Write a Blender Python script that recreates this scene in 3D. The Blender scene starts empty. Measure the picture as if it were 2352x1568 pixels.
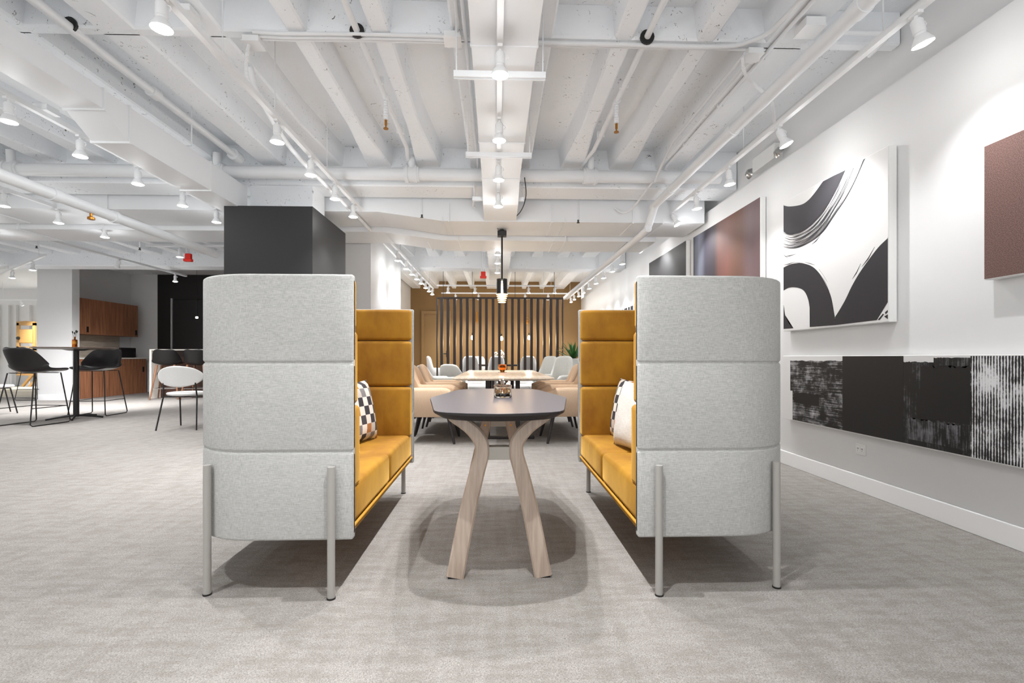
import bpy, bmesh, math, random
from mathutils import Vector, Matrix, noise
R = random.Random(7)
PI = math.pi
D = bpy.data
COL = bpy.context.scene.collection
# ------------------------------------------------------------------ camera, world, exposure
F = 1111.0; HZ = 821.0; H = 0.92; YAW = math.atan(36.0/F)
cam = D.objects.new('camera', D.cameras.new('camera')); COL.objects.link(cam)
cam.location = (0, 0, H); cam.rotation_euler = (PI/2, 0, -YAW)
cam.data.sensor_width = 36; cam.data.lens = F*36/2352; cam.data.shift_y = (HZ-784)/2352
cam.data.clip_start = .05; cam.data.clip_end = 100
bpy.context.scene.camera = cam
vs = bpy.context.scene.view_settings
vs.view_transform = 'Standard'; vs.look = 'None'; vs.gamma = 1; vs.use_curve_mapping = False
vs.exposure = 1.24
WORLD = .7; SPOT = 26.0; FILL = 1.0
w = D.worlds.new('daylight'); bpy.context.scene.world = w; w.use_nodes = True
wt = w.node_tree; tc = wt.nodes.new('ShaderNodeTexCoord'); sx_ = wt.nodes.new('ShaderNodeSeparateXYZ'); wr_ = wt.nodes.new('ShaderNodeValToRGB')
wt.links.new(tc.outputs['Generated'], sx_.inputs[0]); wt.links.new(sx_.outputs[2], wr_.inputs[0]); wt.links.new(wr_.outputs[0], wt.nodes['Background'].inputs[0])
# added fill: brighter below the horizon to lift the ceiling, dimmer above (values for z = 0 .. 1; below the horizon clamps to the first stop)
wr_.color_ramp.elements[0].color = (1, .995, .985, 1); wr_.color_ramp.elements[0].position = 0
wr_.color_ramp.elements[1].color = (.73, .73, .73, 1); wr_.color_ramp.elements[1].position = .12
wt.nodes['Background'].inputs[1].default_value = WORLD

def ray(px, py):
    xc = (px-1176)/F; s, c = math.sin(YAW), math.cos(YAW)
    return Vector((xc*c+s, -xc*s+c, (HZ-py)/F))
def atY(px, py, Y): d = ray(px, py); return Vector((0, 0, H))+d*(Y/d.y)
def atX(px, py, X): d = ray(px, py); return Vector((0, 0, H))+d*(X/d.x)
def atZ(px, py, Z): d = ray(px, py); return Vector((0, 0, H))+d*((Z-H)/d.z)

# ------------------------------------------------------------------ materials
def lin(c): return tuple(((v/255)/12.92 if v/255 <= .04045 else ((v/255+.055)/1.055)**2.4) for v in c)
def rgb(*c): return lin(c)+(1,)
class NT:
    def __init__(s, name):
        s.m = D.materials.new(name); s.m.use_nodes = True; s.t = s.m.node_tree
        s.b = s.t.nodes['Principled BSDF']
    def n(s, k, **kw):
        x = s.t.nodes.new(k)
        for a, b in kw.items(): setattr(x, a, b)
        return x
    def l(s, a, b): s.t.links.new(a, b)
    def coord(s, sc=(1, 1, 1), kind='Object', rot=(0, 0, 0)):
        c = s.n('ShaderNodeTexCoord'); m = s.n('ShaderNodeMapping'); s.l(c.outputs[kind], m.inputs[0])
        m.inputs['Scale'].default_value = sc; m.inputs['Rotation'].default_value = rot; return m.outputs[0]
    def noise(s, vec, scale, detail=3, rough=.5, dist=0):
        x = s.n('ShaderNodeTexNoise'); s.l(vec, x.inputs['Vector']); x.inputs['Scale'].default_value = scale
        x.inputs['Detail'].default_value = detail; x.inputs['Distortion'].default_value = dist; x.inputs['Roughness'].default_value = rough; return x.outputs[0]
    def ramp(s, fac, stops, interp='LINEAR'):
        r = s.n('ShaderNodeValToRGB'); s.l(fac, r.inputs[0]); r.color_ramp.interpolation = interp
        e = r.color_ramp.elements
        while len(e) < len(stops): e.new(.5)
        for i, (p, c) in enumerate(stops):
            e[i].position = p; e[i].color = c if len(c) == 4 else tuple(c)+(1,)
        return r.outputs[0]
    def mix(s, a, b, fac, mode='MIX'):
        x = s.n('ShaderNodeMix', data_type='RGBA', blend_type=mode)
        for v, i in ((fac, 0), (a, 6), (b, 7)):
            if hasattr(v, 'links'): s.l(v, x.inputs[i])
            else: x.inputs[i].default_value = v
        return x.outputs[2]
    def math(s, op, a, b=0.0):
        x = s.n('ShaderNodeMath', operation=op)
        for v, i in ((a, 0), (b, 1)):
            if hasattr(v, 'links'): s.l(v, x.inputs[i])
            else: x.inputs[i].default_value = v
        return x.outputs[0]
    def bump(s, h, strength=.3, dist=.01):
        x = s.n('ShaderNodeBump'); s.l(h, x.inputs['Height']); x.inputs['Strength'].default_value = strength
        x.inputs['Distance'].default_value = dist; s.l(x.outputs[0], s.b.inputs['Normal'])
    def color(s, c):
        if hasattr(c, 'links'): s.l(c, s.b.inputs['Base Color'])
        else: s.b.inputs['Base Color'].default_value = c
    def done(s, rough=.6, metal=0, **kw):
        s.b.inputs['Roughness'].default_value = rough; s.b.inputs['Metallic'].default_value = metal
        for k, v in kw.items(): s.b.inputs[k.replace('_', ' ')].default_value = v
        return s.m
BW = ((0, (0, 0, 0)), (1, (1, 1, 1)))
def plain(name, c, rough=.5, metal=0, var=.04, **kw):
    n = NT(name); f = n.noise(n.coord(), 9, 2)
    d = tuple(min(1, v*(1-var)) for v in c[:3])+(1,)
    n.color(n.mix(d, c, f)); return n.done(rough, metal, **kw)
def emis(name, c, st):
    n = NT(name); n.color(c); n.b.inputs['Emission Color'].default_value = c
    n.b.inputs['Emission Strength'].default_value = st; return n.done(.5)
M = {}
def concrete():
    n = NT('painted_concrete'); v = n.coord()
    big = n.noise(v, 1.6, 4); fine = n.noise(v, 26, 6, .65); pit = n.noise(v, 30, 6, .7, 1.2); pm = n.noise(v, 2.3, 3, .6)
    base = n.mix(rgb(237, 240, 243), rgb(246, 249, 252), big)
    a = n.ramp(pit, ((.355, (1, 1, 1)), (.372, (0, 0, 0)))); b = n.ramp(pm, ((.47, (0, 0, 0)), (.58, (1, 1, 1))))
    mk = n.math('MULTIPLY', a, b)
    n.color(n.mix(base, rgb(92, 86, 80), mk)); n.bump(n.math('ADD', fine, n.math('MULTIPLY', big, 2)), .35, .012)
    return n.done(.75)
M['concrete'] = concrete()
M['white'] = plain('white_wall_paint', rgb(222, 222, 222), .6, var=.01)
M['greywall'] = plain('pale_grey_wall_paint', rgb(222, 222, 222), .65, var=.01)
M['duct'] = plain('white_painted_duct_metal', rgb(234, 236, 238), .5, var=.02)
M['pipe'] = plain('white_painted_pipe', rgb(234, 236, 238), .45, var=.04)
M['fixture'] = plain('white_fixture_enamel', rgb(238, 239, 240), .4, var=.01)
M['trim'] = plain('white_gloss_trim', rgb(242, 242, 242), .35, var=.01)
M['black'] = plain('matt_black', rgb(22, 21, 21), .5)
M['blackwall'] = plain('charcoal_wall_paint', rgb(34, 33, 34), .55, var=.02)
M['darkroom'] = plain('black_room_paint', rgb(26, 22, 22), .6)
M['blackmetal'] = plain('black_powder_coat', rgb(26, 24, 25), .38)
M['blackleather'] = plain('black_leather', rgb(38, 35, 36), .38)
M['blackwood'] = plain('black_stained_wood', rgb(34, 28, 28), .45)
M['slat'] = plain('dark_bronze_slat', rgb(52, 40, 38), .45)
M['brown'] = plain('ochre_brown_wall_paint', rgb(138, 107, 64), .6, var=.02)
M['browndoor'] = plain('ochre_door_paint', rgb(150, 119, 76), .5, var=.02)
M['brass'] = plain('brass', rgb(190, 130, 55), .3, .9)
M['red'] = plain('red_alarm_plastic', rgb(215, 35, 20), .4)
M['legmetal'] = plain('greige_leg_powder_coat', rgb(164, 161, 156), .45, var=.02)
M['tablebar'] = plain('greige_bar_powder_coat', rgb(176, 171, 162), .4, var=.02)
M['chrome'] = plain('brushed_nickel', rgb(170, 168, 165), .25, .9)
M['plate'] = plain('white_outlet_plastic', rgb(232, 232, 230), .35)
M['bulb'] = emis('lamp_face', (1, .96, .9, 1), 14)
M['warmbulb'] = emis('warm_filament', (1, .8, .5, 1), 14)
M['leaf'] = plain('succulent_leaf', rgb(70, 125, 62), .45, var=.4)
M['pot'] = plain('white_planter', rgb(220, 220, 216), .5)
M['stone'] = plain('black_pebble', rgb(24, 26, 26), .3)
M['petal'] = plain('white_petal', rgb(240, 238, 235), .6)
M['purple'] = plain('dark_petal', rgb(60, 20, 40), .6)
M['counter'] = plain('white_quartz', rgb(238, 232, 222), .3)
M['palewood'] = plain('honey_birch', rgb(190, 146, 84), .5)
def fabric(name, c1, c2, sc=1, rough=.9, bump=.35, sheen=.0):
    n = NT(name)
    a = n.noise(n.coord((55*sc, 55*sc, 620*sc)), 1, 2); b = n.noise(n.coord((620*sc, 620*sc, 55*sc)), 1, 2)
    h = n.math('MULTIPLY', n.math('ADD', a, b), .5); f = n.ramp(h, ((.38, (0, 0, 0)), (.62, (1, 1, 1))))
    big = n.noise(n.coord(), 3, 2)
    c = n.mix(c1, c2, f); n.color(n.mix(c, tuple(v*.93 for v in c1[:3])+(1,), n.math('MULTIPLY', big, .25)))
    n.bump(h, bump, .0015); return n.done(rough, Sheen_Weight=sheen)
M['greyfab'] = fabric('pale_grey_weave', rgb(164, 164, 161), rgb(198, 198, 195), 1)
M['tan'] = fabric('tan_wool', rgb(212, 182, 152), rgb(230, 203, 174), 1)
M['lightgrey'] = fabric('light_grey_wool', rgb(196, 196, 190), rgb(222, 222, 217), 1)
M['whitefab'] = fabric('white_wool', rgb(226, 226, 224), rgb(240, 240, 239), 1)
M['linen'] = fabric('ivory_linen', rgb(212, 205, 196), rgb(236, 231, 224), .6)
def velvet():
    n = NT('mustard_velvet'); v = n.coord((1, 1, .6))
    f = n.noise(v, 5, 4, .6); g = n.noise(n.coord(), 400, 2)
    n.color(n.mix(rgb(142, 92, 6), rgb(184, 134, 26), n.ramp(f, ((.3, (0, 0, 0)), (.7, (1, 1, 1))))))
    n.bump(n.math('ADD', f, n.math('MULTIPLY', g, .1)), .25, .01)
    n.b.inputs['Sheen Weight'].default_value = .5; n.b.inputs['Sheen Roughness'].default_value = .35
    n.b.inputs['Sheen Tint'].default_value = rgb(255, 205, 110); return n.done(.75)
M['velvet'] = velvet()
M['velvetpipe'] = plain('mustard_piping', rgb(196, 142, 40), .7)
def carpet():
    n = NT('woven_carpet')
    a = n.noise(n.coord((170, 420, 1)), 1, 3, .7); b = n.noise(n.coord((420, 120, 1)), 1, 3, .7)
    h = n.math('MULTIPLY', n.math('ADD', a, b), .5)
    s1 = n.noise(n.coord((6, 22, 1)), 1, 5, .72); s2 = n.noise(n.coord((22, 2.5, 1)), 1, 4, .7)
    base = n.mix(rgb(102, 98, 94), rgb(178, 173, 168), n.ramp(h, ((.36, (0, 0, 0)), (.62, (1, 1, 1)))))
    m = n.ramp(n.math('ADD', n.math('MULTIPLY', s1, .65), n.math('MULTIPLY', s2, .35)), ((.42, (0, 0, 0)), (.56, (1, 1, 1))))
    n.color(n.mix(n.mix(base, rgb(116, 110, 103), .46), base, m)); n.bump(h, .5, .004); return n.done(.95)
M['carpet'] = carpet()
def wood(name, c1, c2, sc, rough=.45, contrast=(.35, .65)):
    n = NT(name); f = n.noise(n.coord(sc), 1, 4, .6)
    n.color(n.mix(c1, c2, n.ramp(f, ((contrast[0], (0, 0, 0)), (contrast[1], (1, 1, 1)))))); n.bump(f, .1, .002); return n.done(rough)
M['walnut'] = wood('walnut_veneer', rgb(132, 84, 58), rgb(182, 126, 92), (40, 40, 1.5))
M['walnutdark'] = wood('dark_walnut', rgb(60, 36, 24), rgb(84, 52, 34), (3, 3, 40))
M['walnutleg'] = wood('walnut_leg', rgb(120, 84, 62), rgb(150, 110, 84), (30, 30, 3))
M['ash'] = wood('limed_ash', rgb(166, 148, 133), rgb(190, 173, 158), (60, 60, 5))
M['oaktop'] = wood('bleached_oak', rgb(226, 206, 184), rgb(240, 226, 208), (60, 3, 30), .22)
M['stonesplash'] = wood('travertine', rgb(190, 176, 158), rgb(214, 203, 188), (3, 3, 22), .4)
M['topgrey'] = plain('grey_laminate', rgb(84, 79, 83), .36, var=.06)
M['topedge'] = plain('dark_table_edge', rgb(30, 26, 26), .6)
M['coffee'] = wood('taupe_laminate', rgb(98, 80, 70), rgb(118, 98, 86), (30, 4, 4), .35)
def glassm(name, c, rough=.02):
    n = NT(name); n.color(c); return n.done(rough, Transmission_Weight=1.0, IOR=1.3)
M['glass'] = glassm('smoked_glass', (.86, .84, .82, 1)); M['amber'] = glassm('amber_glass', (.75, .35, .08, 1), .05)
M['warmglass'] = emis('glowing_amber_glass', (1, .72, .34, 1), 1.3)
def check():
    n = NT('checked_cloth'); v = n.coord((19, 19, 19)); fl = n.n('ShaderNodeVectorMath', operation='FLOOR'); n.l(v, fl.inputs[0])
    sp = n.n('ShaderNodeSeparateXYZ'); n.l(fl.outputs[0], sp.inputs[0]); cb = n.n('ShaderNodeCombineXYZ')
    n.l(sp.outputs[0], cb.inputs[0]); n.l(sp.outputs[2], cb.inputs[1])
    wn = n.n('ShaderNodeTexWhiteNoise'); n.l(cb.outputs[0], wn.inputs['Vector'])
    ch = n.math('MODULO', n.math('ABSOLUTE', n.math('ADD', sp.outputs[0], sp.outputs[2])), 2)
    dark = n.ramp(wn.outputs[0], ((0, rgb(58, 55, 60)), (.3, rgb(178, 118, 66)), (.55, rgb(136, 132, 132)), (.8, rgb(70, 66, 70))), 'CONSTANT')
    lite = n.ramp(wn.outputs[0], ((0, rgb(232, 226, 216)), (.55, rgb(205, 196, 186)), (.8, rgb(236, 230, 222))), 'CONSTANT')
    n.color(n.mix(lite, dark, ch)); return n.done(.9)
M['check'] = check()
# ------------------------------------------------------------------ mesh helpers
def new(): return bmesh.new()
def box(bm, x0, x1, y0, y1, z0, z1, bev=0, seg=2):
    r = bmesh.ops.create_cube(bm, size=1)['verts']
    bmesh.ops.scale(bm, vec=(abs(x1-x0), abs(y1-y0), abs(z1-z0)), verts=r)
    bmesh.ops.translate(bm, vec=((x0+x1)/2, (y0+y1)/2, (z0+z1)/2), verts=r)
    if bev:
        e = {e for v in r for e in v.link_edges}
        bmesh.ops.bevel(bm, geom=list(e), offset=bev, segments=seg, profile=.5, affect='EDGES')
    return bm
def sweep(bm, pts, sec, up=None, caps=True):
    """sec: list of (a,b) or function(i)->list; a along side vector, b along the second one"""
    pts = [Vector(p) for p in pts]; n = len(pts); rings = []; prev = None
    for i, p in enumerate(pts):
        t = (pts[min(i+1, n-1)]-pts[max(i-1, 0)]).normalized()
        if up is not None:
            s = Vector(up).normalized(); s = (s-t*s.dot(t)).normalized()
        else:
            s = prev if prev is not None else (Vector((0, 0, 1)) if abs(t.z) < .9 else Vector((1, 0, 0)))
            s = (s-t*s.dot(t)).normalized(); prev = s
        b = t.cross(s)
        k = 1.0
        if 0 < i < n-1:
            a1 = (p-pts[i-1]).normalized(); k = 1/max(.5, math.sqrt(max(.3, (1+a1.dot((pts[i+1]-p).normalized()))/2)))
        rings.append([bm.verts.new(p+s*u+b*v*(k if up is not None else 1)) for u, v in (sec(i) if callable(sec) else sec)])
    m = len(rings[0])
    for i in range(n-1):
        for j in range(m):
            bm.faces.new((rings[i][j], rings[i][(j+1) % m], rings[i+1][(j+1) % m], rings[i+1][j]))
    if caps: bm.faces.new(rings[0][::-1]); bm.faces.new(rings[-1])
    return bm
def circ(r, n=12): return [(r*math.cos(2*PI*i/n), r*math.sin(2*PI*i/n)) for i in range(n)]
def tube(bm, pts, r, n=12):
    if callable(r): return sweep(bm, pts, lambda i: circ(r(i), n))
    return sweep(bm, pts, circ(r, n))
def rect(w, t, c=0):
    w /= 2; t /= 2
    if not c: return [(-w, -t), (w, -t), (w, t), (-w, t)]
    return [(-w+c, -t), (w-c, -t), (w, -t+c), (w, t-c), (w-c, t), (-w+c, t), (-w, t-c), (-w, -t+c)]
def smooth_path(pts, n=6):
    """Catmull-Rom"""
    P = [Vector(p) for p in pts]; P = [2*P[0]-P[1]]+P+[2*P[-1]-P[-2]]; out = []
    for i in range(1, len(P)-2):
        a, b, c, d = P[i-1:i+3]
        for k in range(n):
            t = k/n; out.append(.5*((2*b)+(c-a)*t+(2*a-5*b+4*c-d)*t*t+(3*b-a-3*c+d)*t**3))
    out.append(P[-2]); return out
def lathe(bm, prof, c=(0, 0, 0), n=24, mat=None):
    rings = []; c = Vector(c)
    for r, z in prof:
        if r < 1e-5: rings.append([bm.verts.new(c+Vector((0, 0, z)))])
        else: rings.append([bm.verts.new(c+Vector((r*math.cos(2*PI*i/n), r*math.sin(2*PI*i/n), z))) for i in range(n)])
    for a, b in zip(rings, rings[1:]):
        for i in range(n):
            q = [a[i % len(a)], a[(i+1) % len(a)], b[(i+1) % len(b)], b[i % len(b)]]; u = []
            for v in q:
                if v not in u: u.append(v)
            if len(u) > 2: bm.faces.new(u)
    return bm
def prism(bm, pts, z0, z1, axis='z'):
    def f(a, b, c): return {'z': (a, b, c), 'y': (a, c, b), 'x': (c, a, b)}[axis]
    lo = [bm.verts.new(f(a, b, z0)) for a, b in pts]; hi = [bm.verts.new(f(a, b, z1)) for a, b in pts]
    bm.faces.new(lo[::-1]); bm.faces.new(hi); n = len(pts)
    for i in range(n): bm.faces.new((lo[i], lo[(i+1) % n], hi[(i+1) % n], hi[i]))
    return bm
def sub(bm, verts, M4):
    bmesh.ops.transform(bm, matrix=M4, verts=verts)
def obj(name, bm, mat, parent=None, smooth=False, world=False, mods=None, mats=None):
    bmesh.ops.recalc_face_normals(bm, faces=bm.faces)
    if world and parent is not None: bm.transform(parent.matrix_basis.inverted())
    off = Vector((0, 0, 0))
    if parent is None:
        bm.verts.ensure_lookup_table(); cs = [v.co for v in bm.verts]
        off = Vector(((min(c.x for c in cs)+max(c.x for c in cs))/2, (min(c.y for c in cs)+max(c.y for c in cs))/2, min(c.z for c in cs)))
        bm.transform(Matrix.Translation(-off))
    me = D.meshes.new(name); bm.to_mesh(me); bm.free()
    for m in (mats or [mat]): me.materials.append(M[m] if isinstance(m, str) else m)
    o = D.objects.new(name, me); COL.objects.link(o); o.location = off
    if smooth:
        for p in me.polygons: p.use_smooth = True
        if smooth != 'all': me.set_sharp_from_angle(angle=math.radians(smooth if smooth is not True else 40))
    if parent is not None: o.parent = parent
    return o
def tag(o, label, cat, group=None):
    o['label'] = label; o['category'] = cat
    if group: o['group'] = group
    return o
def thing(name, loc, label, cat, rz=0, group=None):
    o = D.objects.new(name, None); COL.objects.link(o); o.location = loc; o.rotation_euler = (0, 0, rz); o.empty_display_size = .1
    return tag(o, label, cat, group)
def struct(o): o['kind'] = 'structure'; return o
def copy_tree(root, loc, rz=None, label=None, group=None):
    def cp(o, par):
        c = o.copy(); COL.objects.link(c); c.parent = par
        for ch in list(o.children): cp(ch, c)
        return c
    r = cp(root, None); r.location = loc
    if rz is not None: r.rotation_euler = (0, 0, rz)
    if label: r['label'] = label
    if group: r['group'] = group
    return r
NTH = ['nearest', 'second nearest', 'third nearest', 'fourth nearest', 'fifth nearest', 'sixth nearest', 'seventh nearest', 'eighth nearest', 'ninth nearest', 'tenth nearest', 'eleventh nearest', 'twelfth nearest', 'thirteenth nearest', 'fourteenth nearest', 'fifteenth nearest']
# ------------------------------------------------------------------ the setting
XW, XU, ZC, ZR, ZG = 2.5, 2.62, 3.15, 2.94, 2.74
def sbox(name, mat, *a, bev=0, parent=None): 
    o = obj(name, box(new(), *a, bev=bev), mat, parent, world=True)
    return struct(o) if parent is None else o
sbox('floor', 'carpet', -20, XU, -1.2, 16.6, -.1, 0)
ceil = sbox('ceiling', 'concrete', -20, 2.8, -1.2, 16.6, ZC, ZC+.15)
wr = sbox('wall_right', 'white', XW, XU, -1.2, 14.4, 0, 2.645)
sbox('wall_right_upper', 'greywall', XU, 2.8, -1.2, 14.4, 0, ZC)
sbox('baseboard_right', 'trim', XW-.016, XW, -1.2, 14.2, 0, .115, bev=.004)
sbox('wall_right_box', 'duct', XW, XU, 6.0, 6.6, 2.645, 2.8)
sbox('wall_back', 'brown', -2.6, XW, 14.2, 14.4, 0, ZC)
sbox('wall_left_far', 'white', -2.7, -2.5, 9.17, 14.2, 0, ZC)
sbox('wall_left_closet', 'white', -3.86, -1.8, 7.0, 9.17, 0, ZC)
sbox('wall_left_return', 'darkroom', -3.95, -3.8, 9.17, 13.3, 0, ZC)
sbox('wall_back_black', 'darkroom', -9.1, -3.8, 13.3, 13.5, 0, ZC)
sbox('wall_back_grey', 'greywall', -9.9, -9.1, 13.3, 13.5, 0, ZC)
sbox('wall_left_kitchen', 'greywall', -9.9, -9.8, 10.95, 13.3, 0, ZC)
sbox('wall_left_pier', 'greywall', -9.9, -9.17, 10.76, 10.95, 0, ZC)
b = new(); box(b, -19, -9.9, 16.2, 16.4, 0, ZC)
for i in range(22):
    x = -18.5+i*.33+(.09 if i % 3 else 0); box(b, x, x+.035, 16.12, 16.2, .0, 2.62)
struct(obj('wall_back_panelled', b, 'white'))
sbox('wall_black_column', 'blackwall', -2.74, -1.86, 4.96, 6.03, 0, 2.45)
sbox('wall_column_white', 'concrete', -2.6, -1.95, 5.2, 5.56, 2.45, ZC)
sbox('baseboard_pier', 'trim', -9.9, -9.155, 10.745, 10.76, 0, .12)
bd = sbox('door_1', 'browndoor', *(lambda a, c: (a.x, c.x, 14.17, 14.2, 0, a.z))(atY(974, 720, 14.18), atY(1031, 720, 14.18)), bev=.004)
A = atY(968, 714, 14.15); B = atY(1036, 714, 14.15)
b = new(); box(b, A.x, A.x+.08, 14.14, 14.2, 0, A.z); box(b, B.x-.08, B.x, 14.14, 14.2, 0, A.z); box(b, A.x+.08, B.x-.08, 14.14, 14.2, A.z-.08, A.z)
struct(obj('trim_1', b, 'browndoor'))
p = atY(1026, 812, 14.1); b = new(); tube(b, [(p.x, 14.17, p.z), (p.x, 14.1, p.z), (p.x-.12, 14.1, p.z)], .012, 8); box(b, p.x-.02, p.x+.02, 14.16, 14.17, p.z-.1, p.z+.08)
obj('door_handle', b, 'black', bd, world=True)
p0 = atY(400, 688, 13.3); p1 = atY(475, 688, 13.3)
bk = sbox('door_2', 'black', p0.x, p1.x, 13.26, 13.3, 0, p0.z, bev=.01)
b = new(); box(b, p0.x-.05, p0.x-.035, 13.24, 13.3, 0, p0.z+.03); struct(obj('trim_2', b, 'fixture'))

# joists and girders are parts of the ceiling
def rib(x, sec):
    b = new(); L = []
    for y, h in sec:
        L.append([b.verts.new((x-h-.025, y, ZC+.01)), b.verts.new((x-h, y, ZR)), b.verts.new((x+h, y, ZR)), b.verts.new((x+h+.025, y, ZC+.01))])
    for p, q in zip(L, L[1:]):
        for i in range(4): b.faces.new((p[i], p[(i+1) % 4], q[(i+1) % 4], q[i]))
    b.faces.new(L[0]); b.faces.new(L[-1][::-1]); bmesh.ops.bevel(b, geom=[e for e in b.edges if all(abs(v.co.z-ZR) < 1e-5 for v in e.verts) and abs(e.verts[0].co.y-e.verts[1].co.y) > .1], offset=.012, segments=1, affect='EDGES')
    obj('joist', b, 'concrete', ceil, world=True)
xs = [-1.235, -1.75, .81, 1.335]+[-.72]+[-3.55-.52*k for k in range(13)]
for x in xs:
    h = .058
    rib(x, [(-1.2, h), (.1, h), (3.05, h)]); rib(x, [(3.1, h), (4.25, h), (5.18, .125)])
    rib(x, [(5.5, .12), (6.4, h), (8.8, h), (9.75, .12)]); 
    if x > -2.5: rib(x, [(10.05, .12), (11, h), (14.2, h)])
for x, h in ((.038, .318), (-2.34, .12), (1.86, .14), (-2.99, .11)):
    rib(x, [(-1.2, h), (3.05, h)]); rib(x, [(3.1, h), (5.18, h)]); rib(x, [(5.5, h), (9.75, h)])
    if x > -2.5: rib(x, [(10.05, h), (14.2, h)])
for n_, y0, y1, z in (('bridging_beam', 3.04, 3.12, ZR), ('girder', 5.17, 5.55, ZG), ('girder', 9.7, 10.1, 2.71), ('girder', .2, .6, ZG)):
    obj(n_, box(new(), -20, 2.615, y0, y1, z, ZC+.01, bev=.012, seg=1), 'concrete', ceil, world=True)
for x in (-.865, .955, -2.6):
    b = new(); sweep(b, [(x, 3.028, 2.95), (x, 3.045, 2.95)], circ(.045, 16)); obj('hole_shade_disc', b, 'black', ceil, world=True)  # black disc stands in for the shaded hole around each pipe

# ------------------------------------------------------------------ ducts
def profduct(x0, x1, ta, tb, zL, zR, zt, y0, y1):
    return prism(new(), [(x0, zL), (ta, zL), (tb, zR), (x1, zR), (x1, zt), (x0, zt)], y0, y1, 'y')
def duct(name, label, bm, seams, straps=()):
    t = thing(name, (0, 0, 0), label, 'duct')
    bm.verts.ensure_lookup_table(); c = bm.verts[0].co.copy(); t.location = (c.x, c.y, c.z)
    obj('duct_body', bm, 'duct', t, world=True)
    for s in seams: obj('duct_flange', box(new(), *s), 'duct', t, world=True)
    for s in straps: obj('hanger_strap', tube(new(), s, .006, 6), 'pipe', t, world=True)
    return t
def xseam(x, y0, y1, z): return (x-.008, x+.008, y0-.012, y1+.008, z-.012, z+.2)
duct('supply_duct', 'wide flat white supply duct crossing the room just beyond the black column', profduct(-13, 2.45, -1.36, -.62, 2.60, 2.50, 2.78, 5.62, 6.27),
     [xseam(x, 5.62, 6.2, z) for x, z in ((-9, 2.6), (-7.4, 2.6), (-5.8, 2.6), (-4.4, 2.6), (-.55, 2.5), (.65, 2.5), (1.6, 2.5))],
     [((x, 5.64, ZC), (x, 5.64, 2.6), (x, 5.6, 2.49), (x, 6.2, 2.49)) for x in (-.62, .8, 1.95)])
duct('return_duct', 'flat white duct hanging lower, parallel and behind the first cross duct', profduct(-13, 2.09, -1.45, -.7, 2.54, 2.44, 2.75, 6.29, 6.92),
     [xseam(x, 6.27, 6.9, z) for x, z in ((-8, 2.54), (-6, 2.54), (-.5, 2.44), (.9, 2.44))], [((x, 6.3, 2.43), (x, 6.9, 2.43), (x, 6.94, 2.6), (x, 6.94, ZC)) for x in (-.9, .75, 1.7)])
b = prism(new(), [(-1.2, 2.57), (3.3, 2.57), (3.52, 2.446), (5.15, 2.446), (5.15, 2.70), (-1.2, 2.70)], -2.86, -2.605, 'x')
duct('side_duct', 'boxy white duct with a step down, running towards the black column', b,
     [(-2.87, -2.595, y-.008, y+.008, z-.01, 2.71) for y, z in ((1.9, 2.57), (2.6, 2.57), (3.3, 2.57), (3.52, 2.446), (4.5, 2.446))],
     [((-2.59, y, ZC), (-2.59, y, 2.72), (-2.88, y, 2.72)) for y in (2.55, 4.2)])
b = prism(new(), [(-1.2, 2.67), (4.73, 2.67), (5.1, 2.53), (5.61, 2.51), (5.61, 2.73), (5.16, 2.73), (5.16, 2.935), (-1.2, 2.935)], -.14, .23, 'x')
duct('centre_duct', 'white duct overhead on the centre line above the row of spotlights', b,
     [(-.147, .237, y-.006, y+.006, 2.664, 2.9) for y in (1.5, 2.72, 3.94, 4.73)])
b = new(); box(b, -.15, .25, 6.93, 12.0, 2.67, 2.93)
duct('rear_duct', 'far end of the centre duct, beyond the two cross ducts', b, [(-.157, .257, y-.006, y+.006, 2.664, 2.9) for y in (8.2, 9.5, 10.8)])

# ------------------------------------------------------------------ pipes and conduits
def pipe(name, label, pts, r, cat='pipe', couplings=(), drops=(), mat='pipe', clips=()):
    pts = [Vector(p) for p in pts]; t = thing(name, tuple(pts[0]), label, cat)
    obj('pipe_run', tube(new(), pts, r, 14), mat, t, world=True, smooth=50)
    for a, bb, rr in couplings: obj('coupling', tube(new(), [a, bb], rr, 18), mat, t, world=True, smooth=50)
    for d in drops: obj('drop_leg', tube(new(), d, r*.6, 12), mat, t, world=True, smooth=50)
    for c in clips:
        c = Vector(c); obj('pipe_clip', box(new(), c.x-r*1.7, c.x+r*1.7, c.y-.012, c.y+.012, c.z-r*.6, c.z+r*1.9), 'fixture', t, world=True)
    return t
xc = (-4.85, -2.83, -.87, .98)
pipe('drain_pipe', 'thick white pipe crossing the whole ceiling in front of the girder', [(-10, 5.02, 2.81), (2.35, 5.02, 2.81)], .062,
     couplings=[((x-.075, 5.02, 2.81), (x+.075, 5.02, 2.81), .078) for x in xc]+[((x-.055, 5.02, 2.81), (x-.035, 5.02, 2.81), .088) for x in xc]+[((x+.035, 5.02, 2.81), (x+.055, 5.02, 2.81), .088) for x in xc],
     drops=[((x, 5.0, 2.82), (x, 4.99, 2.99)) for x in xc])
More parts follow.
